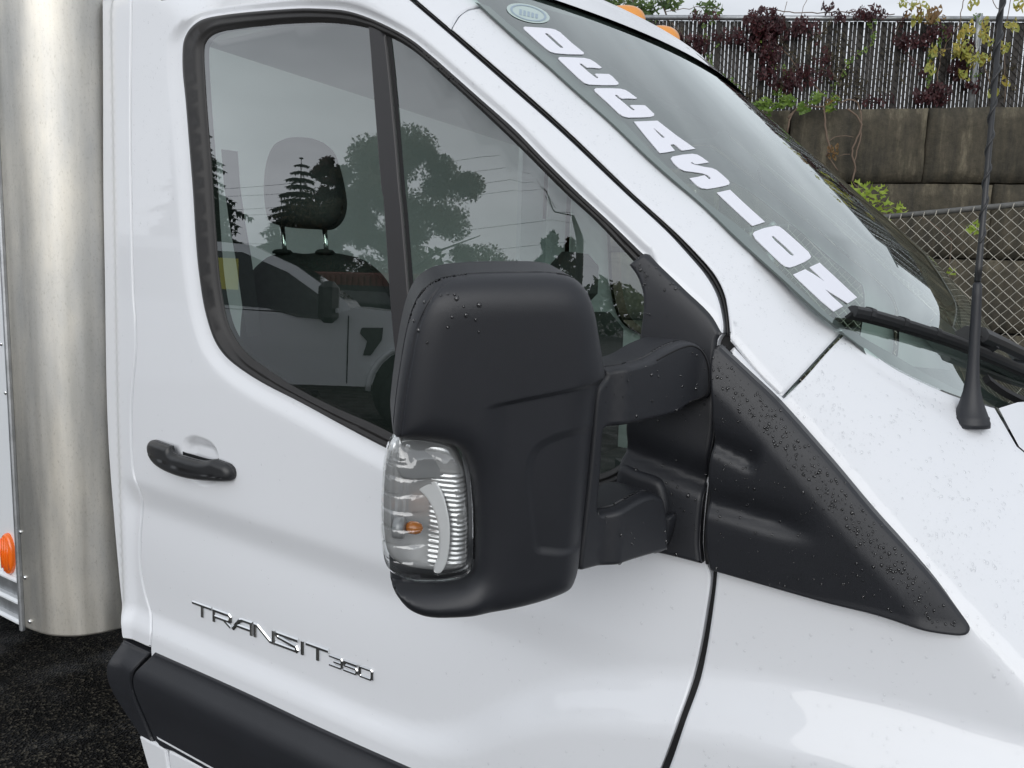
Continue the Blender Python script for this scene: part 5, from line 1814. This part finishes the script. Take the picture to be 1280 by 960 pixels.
yv = empty('yellow_vine', tuple(vb + WD * .3), label='yellow leaved vine sprays beside the antenna in front of the fence', cat='vine')
for (cx, cy, rx, ry, n) in [(1207, 38, 10, 8, 12), (1230, 32, 6, 8, 5), (1232, 48, 10, 7, 9), (1205, 60, 12, 9, 14), (1195, 68, 8, 8, 7), (1172, 64, 10, 5, 8), (1165, 86, 7, 8, 6), (1215, 75, 10, 8, 10), (1230, 72, 8, 6, 7), (1205, 94, 9, 6, 6), (1240, 114, 7, 6, 6), (1255, 60, 8, 10, 8), (1256, 102, 5, 5, 3), (1135, 4, 10, 6, 7), (1155, 6, 7, 7, 6), (1216, 4, 6, 8, 5), (1262, 32, 8, 7, 6), (1150, 20, 20, 8, 22), (1172, 20, 8, 8, 9), (1275, 8, 8, 9, 6)]:
    br = 17 < cy < 22
    for p in blob(cx, cy, rx, ry, n, .14, .24):
        one_leaf('leaf', 'oval', MT['lf_brown'] if br and random.random() < .7 else MT['lf_yellow'], yv, p, random.uniform(.065, .105), rnd_face())
stem(yv, [(1248, 130), (1240, 110), (1225, 75), (1205, 55), (1200, 25), (1206, -5)], .15, .0035)
stem(yv, [(1225, 76), (1205, 62), (1180, 62), (1165, 80)], .16, .0025); stem(yv, [(1150, 24), (1155, 12), (1135, 4)], .16, .002); stem(yv, [(1255, 128), (1256, 90), (1256, 40), (1264, -6)], .15, .003)
stem(yv, [(1240, -2), (1246, 10), (1252, 14)], .15, .003)

gv = empty('green_vine', tuple(vb - WD * .5), label='green leaved vine draped on the wall top with woody stems', cat='vine')
for (cx, cy, rx, ry, n) in [(958, 132, 14, 9, 18), (982, 128, 12, 8, 16), (1003, 134, 9, 9, 9), (1026, 123, 9, 8, 10), (1040, 124, 8, 7, 9), (944, 134, 8, 6, 6), (1036, 133, 10, 5, 5)]:
    for p in blob(cx, cy, rx, ry, n, .20, .32):
        one_leaf('leaf', 'lobed', random.choice([MT['lf_green'], MT['lf_green'], MT['lf_lime'], MT['lf_brown']]) if cx > 1030 else MT['lf_green'], gv, p, random.uniform(.06, .10), rnd_face())
for px, r in [([(1030, 132), (1031, 150), (1033, 170), (1037, 185), (1034, 196)], .008), ([(985, 148), (992, 140), (1000, 133), (1028, 134)], .008), ([(985, 165), (986, 150), (992, 140)], .008), ([(1060, 136), (1074, 150), (1076, 160), (1066, 185), (1065, 195), (1069, 208), (1066, 228)], .007),
              ([(1076, 138), (1077, 155), (1075, 175), (1070, 195), (1069, 215)], .006), ([(1050, 130), (1060, 124), (1072, 128), (1077, 142)], .006), ([(1035, 196), (1042, 206), (1047, 214)], .005), ([(1033, 178), (1048, 170), (1068, 171)], .0035), ([(1048, 196), (1062, 192)], .003)]:
    stem(gv, px, .26, r)
for p in blob(1040, 186, 8, 12, 14, .26, .31):
    one_leaf('leaf', 'oval', MT['lf_brown'], gv, p, random.uniform(.04, .065), rnd_face())

lv = empty('lime_vine', tuple(vb + np.array([0, 0, -.6])), label='bright lime green leaves growing at the corner between wall and chain link fence', cat='vine')
for (x, y, s_) in [(1070, 232, .10), (1078, 238, .11), (1086, 234, .10), (1092, 240, .09), (1100, 238, .09), (1104, 236, .07), (1090, 254, .09), (1096, 256, .10), (1105, 250, .09), (1108, 262, .09), (1117, 258, .10), (1124, 260, .09), (1112, 268, .08), (1129, 263, .07), (1075, 246, .08), (1218, 283, .09), (1222, 287, .07), (1213, 286, .07), (1084, 245, .08), (1068, 240, .08), (1186, 338, .05), (1192, 340, .05)]:
    p = on_plane(np.array([[x, y]], float), WP + WN * .35, WN)[0]
    one_leaf('leaf', 'lobed', MT['lf_lime'], lv, p, s_ * 1.15, rnd_face())
b = MB(); q = on_plane(np.array([(1066., 228.), (1078., 240.), (1092., 250.), (1110., 266.), (1125., 262.)]), WP + WN * .33, WN); b.tube(q, .004, 6); b.build('stem', MT['stem'], lv, smooth=True)
q = on_plane(np.array([(1125., 262.), (1160., 275.), (1190., 300.), (1186., 338.), (1200., 420.)]), WP + WN * .33, WN); b = MB(); b.tube(q, .003, 6); b.build('stem', MT['stem'], lv, smooth=True)

tv = empty('leafy_bush', tuple(FP - WN * .5 - WD * 1.6), label='leafy green bush rising behind the fence at the cab roof', cat='bush')
MT['lf_bush'] = leafmat('bush_leaf', (.045, .085, .022), (.13, .20, .05))
for (cx, cy, rx, ry, n) in [(760, 2, 30, 10, 40), (800, 8, 20, 12, 34), (815, 26, 8, 12, 10), (740, -14, 40, 14, 40), (835, 4, 16, 10, 18), (883, 8, 12, 8, 8), (893, 12, 8, 6, 5), (870, -16, 50, 10, 24)]:
    for p in blob(cx, cy, rx, ry, n, -.5, -.15):
        one_leaf('leaf', 'lobed', MT['lf_bush'], tv, p, random.uniform(.07, .13), rnd_face())
stem(tv, [(840, 40), (830, 10), (815, -20)], -.3, .007); stem(tv, [(800, 50), (795, 10), (780, -20)], -.3, .008); stem(tv, [(832, 14), (870, 10), (900, 10)], -.2, .003)

# ================================================================== across the yard: what the windows and paint reflect
GT = .018
GNRM = np.array([0, -1.0, GT]); GNRM /= np.linalg.norm(GNRM)
def refl_at(px, ytarget):
    """where the ray that bounces off the door glass at pixel px meets the plane y = ytarget"""
    d = rays(np.array([px], float))[0]
    g0 = np.array([0, GT * (1.5 - 1.15), 1.5])
    t = ((g0 - CAM) @ GNRM) / (d @ GNRM)
    q = CAM + d * t
    r = d - 2 * (d @ GNRM) * GNRM
    return q + r * ((ytarget - q[1]) / r[1])

MT['lf_maple'] = leafmat('maple_leaf', (.045, .050, .018), (.115, .075, .028))
MT['lf_red'] = leafmat('red_maple_leaf', (.09, .016, .012), (.06, .030, .014))
MT['lf_conifer'] = leafmat('conifer_spray', (.010, .022, .010), (.022, .040, .018))
MT['lf_far'] = leafmat('distant_leaf', (.035, .060, .022), (.07, .095, .03))
def broadleaf(name, base, Ht, rad, mat, n, label, group=None, lsize=.22, trunk_h=.25):
    t = empty(name, tuple(base), label=label, cat='tree', group=group)
    base = np.array(base, float)
    b = MB(); b.tube([base, base + [0, 0, Ht * .3], base + [rad * .05, 0, Ht * .6], base + [0, 0, Ht * .85]], [Ht * .024, Ht * .018, Ht * .011, Ht * .004], 8)
    for k in range(7):
        a = k * 2.4; h = Ht * (.28 + .07 * k); L = rad * (.85 - .06 * k)
        p0 = base + [0, 0, h]; b.tube([p0, p0 + [cos(a) * L * .5, sin(a) * L * .5, L * .30], p0 + [cos(a) * L, sin(a) * L, L * .45]], [Ht * .009, Ht * .006, Ht * .002], 6)
    b.build('trunk', MT['bark'], t, smooth=True)
    cl = []
    for k in range(80):
        a = rng.random() * 2 * pi; zz = trunk_h + (1 - trunk_h) * rng.random() ** .85
        prof = math.sin(min(1, (zz - trunk_h) / (1 - trunk_h) * .80 + .22) * pi) ** .55
        r = rad * prof * (.25 + .75 * rng.random() ** .7)
        cl.append((base + [cos(a) * r, sin(a) * r, zz * Ht * .95], rad * (.10 + .17 * rng.random())))
    V = []; Fc = []
    for i in range(n):
        c, rr = cl[int(rng.random() * len(cl))]
        d = rng.normal(size=3); d /= np.linalg.norm(d)
        p = c + d * rr * rng.random() ** .4 * [1, 1, .8]
        u = rng.normal(size=3); u /= np.linalg.norm(u); v = np.cross(u, d); v /= np.linalg.norm(v) + 1e-9
        s = lsize * (.6 + .8 * rng.random())
        k = len(V); V += [p - u * s * .5, p + v * s * .28, p + u * s * .55, p - v * s * .28]; Fc.append((k, k + 1, k + 2, k + 3))
    mesh_obj('crown', V, Fc, mat, t, smooth=False)
    return t
def conifer(name, base, Ht, rad, mat, label, group=None, tiers=24):
    t = empty(name, tuple(base), label=label, cat='tree', group=group)
    base = np.array(base, float)
    b = MB(); b.tube([base, base + [0, 0, Ht * .5], base + [0, 0, Ht]], [Ht * .018, Ht * .010, Ht * .002], 8); b.build('trunk', MT['bark'], t, smooth=True)
    V = []; Fc = []
    for i in range(tiers):
        f = i / (tiers - 1)
        z = Ht * (.10 + .90 * f); r = rad * (1 - f) ** .8 * (.85 + .3 * rng.random()) + .05
        nb = max(6, int(15 * (1 - f) + 6))
        for k in range(nb):
            a = 2 * pi * k / nb + rng.random() * .9
            L = r * (.65 + .5 * rng.random()); dr = -.22 * L
            d = np.array([cos(a), sin(a), 0]); sd = np.array([-sin(a), cos(a), 0])
            ns = 9
            for q in range(ns):
                g = (q + .5) / ns
                c = base + d * L * g + np.array([0, 0, z + dr * g * g * 1.3 + .05 * L * g])
                for sg in (-1, 1):
                    s = L * .20 * (1.15 - g * .6) + .07
                    e = c + sd * sg * s + d * s * .6 + np.array([0, 0, -s * .35 + rng.normal() * .05 * s])
                    k0 = len(V); V += [c - d * s * .3, c + d * s * .4, e, c + [0, 0, -s * .9] + d * s * .2 * rng.normal()]; Fc.append((k0, k0 + 1, k0 + 2)); Fc.append((k0, k0 + 1, k0 + 3))
    mesh_obj('crown', V, Fc, mat, t, smooth=False)
    return t
def rtree(px_l, px_r, px_top, y):
    pl = refl_at((px_l, 330), y); pr = refl_at((px_r, 330), y); pt = refl_at(px_top, y)
    return np.array([(pl[0] + pr[0]) / 2, y, 0]), pt[2], abs(pr[0] - pl[0]) / 2
c, h, r = rtree(408, 606, (520, 160), -26.0)
broadleaf('maple_tree', c, h, r * 1.08, MT['lf_maple'], 70000, 'big bronze green maple reflected in the side windows', lsize=.17, trunk_h=.08)
c, h, r = rtree(345, 402, (384, 196), -22.5)
conifer('conifer_tree', c, h, r * 2.1, MT['lf_conifer'], 'dark pointed conifer reflected behind the headrest')
c, h, r = rtree(383, 432, (412, 184), -23.5)
broadleaf('red_tree', c, h, r * 1.2, MT['lf_red'], 12000, 'dark red leaved tree reflected between conifer and maple', lsize=.20, trunk_h=.10)
c, h, r = rtree(215, 282, (246, 150), -24.0)
conifer('tall_spruce', c, h, r * 1.7, MT['lf_conifer'], 'tall drooping spruce reflected at the rear edge of the door window', tiers=30)
c, h, r = rtree(668, 706, (690, 285), -30.0)
broadleaf('small_tree', c, h, r * 1.2, MT['lf_far'], 2600, 'small green tree reflected near the utility pole', lsize=.3, trunk_h=.1)
c, h, r = rtree(700, 720, (712, 290), -27.0)
broadleaf('slim_tree', c, h, r * 1.6, MT['lf_maple'], 1200, 'slim brownish tree reflected beside the utility pole', lsize=.3, trunk_h=.05)
# hedge-like tree line far off
V = []; Fc = []
for i in range(24000):
    x = -95 + 190 * rng.random(); hh = 3.2 + 1.6 * math.sin(x * .31) + 1.3 * math.sin(x * .83 + 1)
    z = hh * rng.random() ** .7
    p = np.array([x, -46 + rng.random() * 3, z]); u = rng.normal(size=3); u /= np.linalg.norm(u); v = np.cross(u, [.3, .5, .8]); v /= np.linalg.norm(v)
    s = .55 * (.6 + rng.random()); k = len(V); V += [p - u * s * .5, p + v * s * .3, p + u * s * .5, p - v * s * .3]; Fc.append((k, k + 1, k + 2, k + 3))
mesh_obj('tree_line', V, Fc, MT['lf_far'], None, smooth=False, kind='stuff', label='low green tree line on the far side of the yard')
# red freight container
MT['container'] = pmat('red_container', (.20, .045, .030), rough=.6, var=.3, vscale=2)
pa = refl_at((437, 360), -19.0); pb = refl_at((437, 340), -19.0)
cz = pb[2]
ct = empty('freight_container', (pa[0] - 1, -20.2, 0), label='red corrugated freight container reflected behind the pickup hood', cat='container')
b = MB(); b.box((pa[0] - 1.0, -20.3, cz / 2), (8.5, 2.4, cz), bev=.05); b.build('shell', MT['container'], ct)
b = MB()
for i in range(30):
    b.box((pa[0] - 5.0 + i * .275, -19.07, cz / 2), (.13, .05, cz * .9), bev=.015)
b.build('corrugation', MT['container'], ct, kind='stuff')
# utility pole with wires
pp = refl_at((722, 330), -22.0); pt = refl_at((727, 262), -22.0)
MT['wood'] = pmat('pole_wood', (.06, .048, .038), rough=.85, bump=.4, bscale=20)
up_ = empty('utility_pole', (pp[0], -22.0, 0), label='wooden utility pole with wires reflected in the quarter window', cat='pole')
ph = pt[2] + 2.4
b = MB(); b.tube([(pp[0], -22, 0), (pp[0], -22, ph)], [.15, .10], 10); b.build('pole', MT['wood'], up_, smooth=True)
for zz in (ph - .4, ph - 1.3):
    b = MB(); b.box((pp[0], -22, zz), (.1, 2.2, .1)); b.build('crossarm', MT['wood'], up_)
for zz, yy in ((ph - .3, -21.1), (ph - .3, -22.9), (ph - 1.2, -21.2), (ph - 1.2, -22.8), (ph - 2.6, -21.9), (ph - 3.4, -21.9)):
    pts_ = [(pp[0] + x, yy, zz - .9 * (1 - ((abs(x) % 34) / 17 - 1) ** 2)) for x in np.linspace(-34, 34, 41)]
    b = MB(); b.tube(pts_, .007, 5); b.build('wire', MT['black'], up_)

# white pickup parked facing the same way as the truck
PY = -4.9
hx_ = refl_at((435, 400), PY)[0]
pk = empty('pickup_truck', (hx_ - .6, PY - 1.0, 0), label='white crew cab pickup parked across the aisle, reflected in the door window', cat='pickup')
def XZ(px): 
    q = refl_at(px, PY); return (q[0], q[2])
def prism(pts, y0, y1, bev=.0):
    b = MB(); n = len(pts)
    b.add([(x, y0, z) for x, z in pts] + [(x, y1, z) for x, z in pts], [tuple(range(n)), tuple(range(2 * n - 1, n - 1, -1))] + [(i, n + i, n + (i + 1) % n, (i + 1) % n) for i in range(n)])
    return b
RZ_ = 2.0
hz = hx_
MT['pk_paint'] = pmat('pickup_white', (.82, .84, .86), rough=.35, coat=.8)
MT['pk_glass'] = pmat('pickup_glass', (.012, .016, .018), rough=.04, coat=.5)
low = [(hz - 5.6, .62), (hz - 5.6, 1.42), (hz - 3.55, 1.42), (hz - 3.5, 1.36), (hz - .2, 1.30), (hz + .05, 1.40), (hz + 1.45, 1.30), (hz + 1.52, 1.0), (hz + 1.5, .60),
       (hz + 1.18, .60)] + [(hz + .72 + .48 * cos(a), .52 + .48 * sin(a)) for a in np.linspace(.15, pi - .15, 12)] + [(hz + .2, .56), (hz - 3.6, .56)] + [(hz - 4.2 + .48 * cos(a), .52 + .48 * sin(a)) for a in np.linspace(.15, pi - .15, 12)] + [(hz - 4.75, .62)]
b = prism(low, PY, PY - 2.0); body = b.build('body', MT['pk_paint'], pk)
cab = [(hz - 3.5, 1.34), (hz - 3.42, 1.90), (hz - 3.25, RZ_ - .02), (hz - 1.9, RZ_ + .03), (hz - 1.05, RZ_ - .01), (hz - .58, 1.80), (hz - .06, 1.46), (hz + .04, 1.32)]
V = []; n = len(cab)
for y_, k in ((PY, 1), (PY - 2.0, -1)):
    for (x, z) in cab:
        V.append((x, y_ - k * .16 * max(0, (z - 1.32)) / .68, z))
Fc = [tuple(range(n)), tuple(range(2 * n - 1, n - 1, -1))] + [(i, n + i, n + (i + 1) % n, (i + 1) % n) for i in range(n)]
mesh_obj('cab', V, Fc, MT['pk_paint'], pk, smooth=False)
def cabside(pts, y=0.0, th=.012):
    return [(x, PY - .16 * max(0, z - 1.32) / .68 + th, z) for x, z in pts]
def plate(name, pts, mat, th=.012, parent=pk):
    P = cabside(pts, th=th); Q = [(x, y - th - .01, z) for x, y, z in P]; n = len(P)
    return mesh_obj(name, P + Q, [tuple(range(n))[::-1]] + [(i, (i + 1) % n, n + (i + 1) % n, n + i) for i in range(n)], mat, parent, smooth=False)
plate('front_window', [(hz - 1.50, 1.37), (hz - 1.44, 1.91), (hz - 1.12, 1.91), (hz - .66, 1.73), (hz - .16, 1.40), (hz - .14, 1.25), (hz - .55, 1.27), (hz - .85, 1.35)], MT['pk_glass'])
plate('rear_window', [(hz - 2.9, 1.40), (hz - 2.82, 1.88), (hz - 1.58, 1.91), (hz - 1.62, 1.38)], MT['pk_glass'])
MT['yellow'] = pmat('yellow_paper', (.60, .55, .10), rough=.7)
plate('yellow_paper', [(hz - 1.38, 1.52), (hz - 1.36, 1.84), (hz - 1.16, 1.84), (hz - 1.14, 1.52)], MT['yellow'], th=.016)
mt2 = MT['plastic_smooth']
_a = np.array([hz - .98, 0, 1.955]); _b = np.array([hz - .57, 0, 1.785]); _c = np.array([hz - .09, 0, 1.47])
Vw = []
for q in (_a, _b, _c):
    ww = 1.0 - .16 * (q[2] - 1.32) / .68 - .09
    Vw += [(q[0] + .012, PY - 1.0 + ww, q[2] + .014), (q[0] + .012, PY - 1.0 - ww, q[2] + .014)]
mesh_obj('windscreen', Vw, [(0, 2, 3, 1), (2, 4, 5, 3)], MT['pk_glass'], pk, smooth=False)
b = MB(); b.box((hz - .20, PY + .26, 1.44), (.20, .22, .42), bev=.06); b.box((hz - .20, PY + .10, 1.30), (.08, .25, .06), bev=.01); b.build('wing_mirror', mt2, pk)
b = MB(); b.box((hz - .11, PY + .30, 1.36), (.03, .14, .05), bev=.005); b.build('mirror_badge', MT['steel'], pk)
plate('fender_vent', [(hz + .10, 1.13), (hz + .12, 1.19), (hz + .34, 1.20), (hz + .33, 1.07), (hz + .22, .90), (hz + .14, .90), (hz + .18, 1.05)], mt2, th=.014)
for xs in (hz - .02, hz - 1.75, hz - 3.0):
    b = MB(); b.box((xs, PY + .002, .95), (.012, .006, .72)); b.build('door_seam', MT['black'], pk)
b = MB(); b.box((hz - 1.5, PY + .02, 1.16), (.28, .05, .05), bev=.015); b.build('door_handle', MT['pk_paint'], pk)
b = MB(); b.box((hz - 1.8, PY + .06, .47), (3.0, .16, .06), bev=.02); b.build('side_step', mt2, pk)
b = MB(); b.tube([(hz + .72 + .52 * cos(a), PY + .012, .52 + .52 * sin(a)) for a in np.linspace(0, pi, 20)], .03, 8); b.build('arch_lip', MT['pk_paint'], pk, smooth=True)
b = prism([(hz + .72 + .478 * cos(a), .52 + .478 * sin(a)) for a in np.linspace(0, 2 * pi, 24)[:-1]], PY - .06, PY - 1.94); b.build('wheel_well', MT['black'], pk)
def pwheel(x):
    o = wheel(x, PY - .02, .41, pk, wdt=.25, side=1); return o
pwheel(hz + .72); pwheel(hz - 4.2)
b = MB(); b.box((hz - .15, PY - 1.0, 1.36), (.5, 1.7, .05), bev=.01); b.build('cowl', MT['black'], pk)
bpy.context.view_layer.update()
_pv = Vector((hz, PY, 0)); _yaw = radians(-40)
_Rz = Matrix.Rotation(_yaw, 3, 'Z')
pk.location = _pv + _Rz @ (pk.location - _pv)
pk.rotation_euler = (0, 0, _yaw)
# dark parked suv beyond it
sx = refl_at((455, 378), -9.0)
sv = empty('parked_suv', (sx[0], -10, 0), label='dark parked vehicle reflected beyond the pickup hood', cat='car')
b = prism([(sx[0] - 2.4, .4), (sx[0] - 2.4, 1.1), (sx[0] - 2.0, 1.75), (sx[0] + .4, 1.75), (sx[0] + 1.0, 1.15), (sx[0] + 2.1, 1.05), (sx[0] + 2.2, .4)], -9.2, -11.0); b.build('body', MT['plastic_smooth'], sv)
b = prism([(sx[0] - 1.9, 1.15), (sx[0] - 1.7, 1.65), (sx[0] + .3, 1.65), (sx[0] + .8, 1.15)], -9.19, -11.01); b.build('window', MT['pk_glass'], sv)
wheel(sx[0] - 1.5, -9.25, .36, sv, side=1); wheel(sx[0] + 1.5, -9.25, .36, sv, side=1)
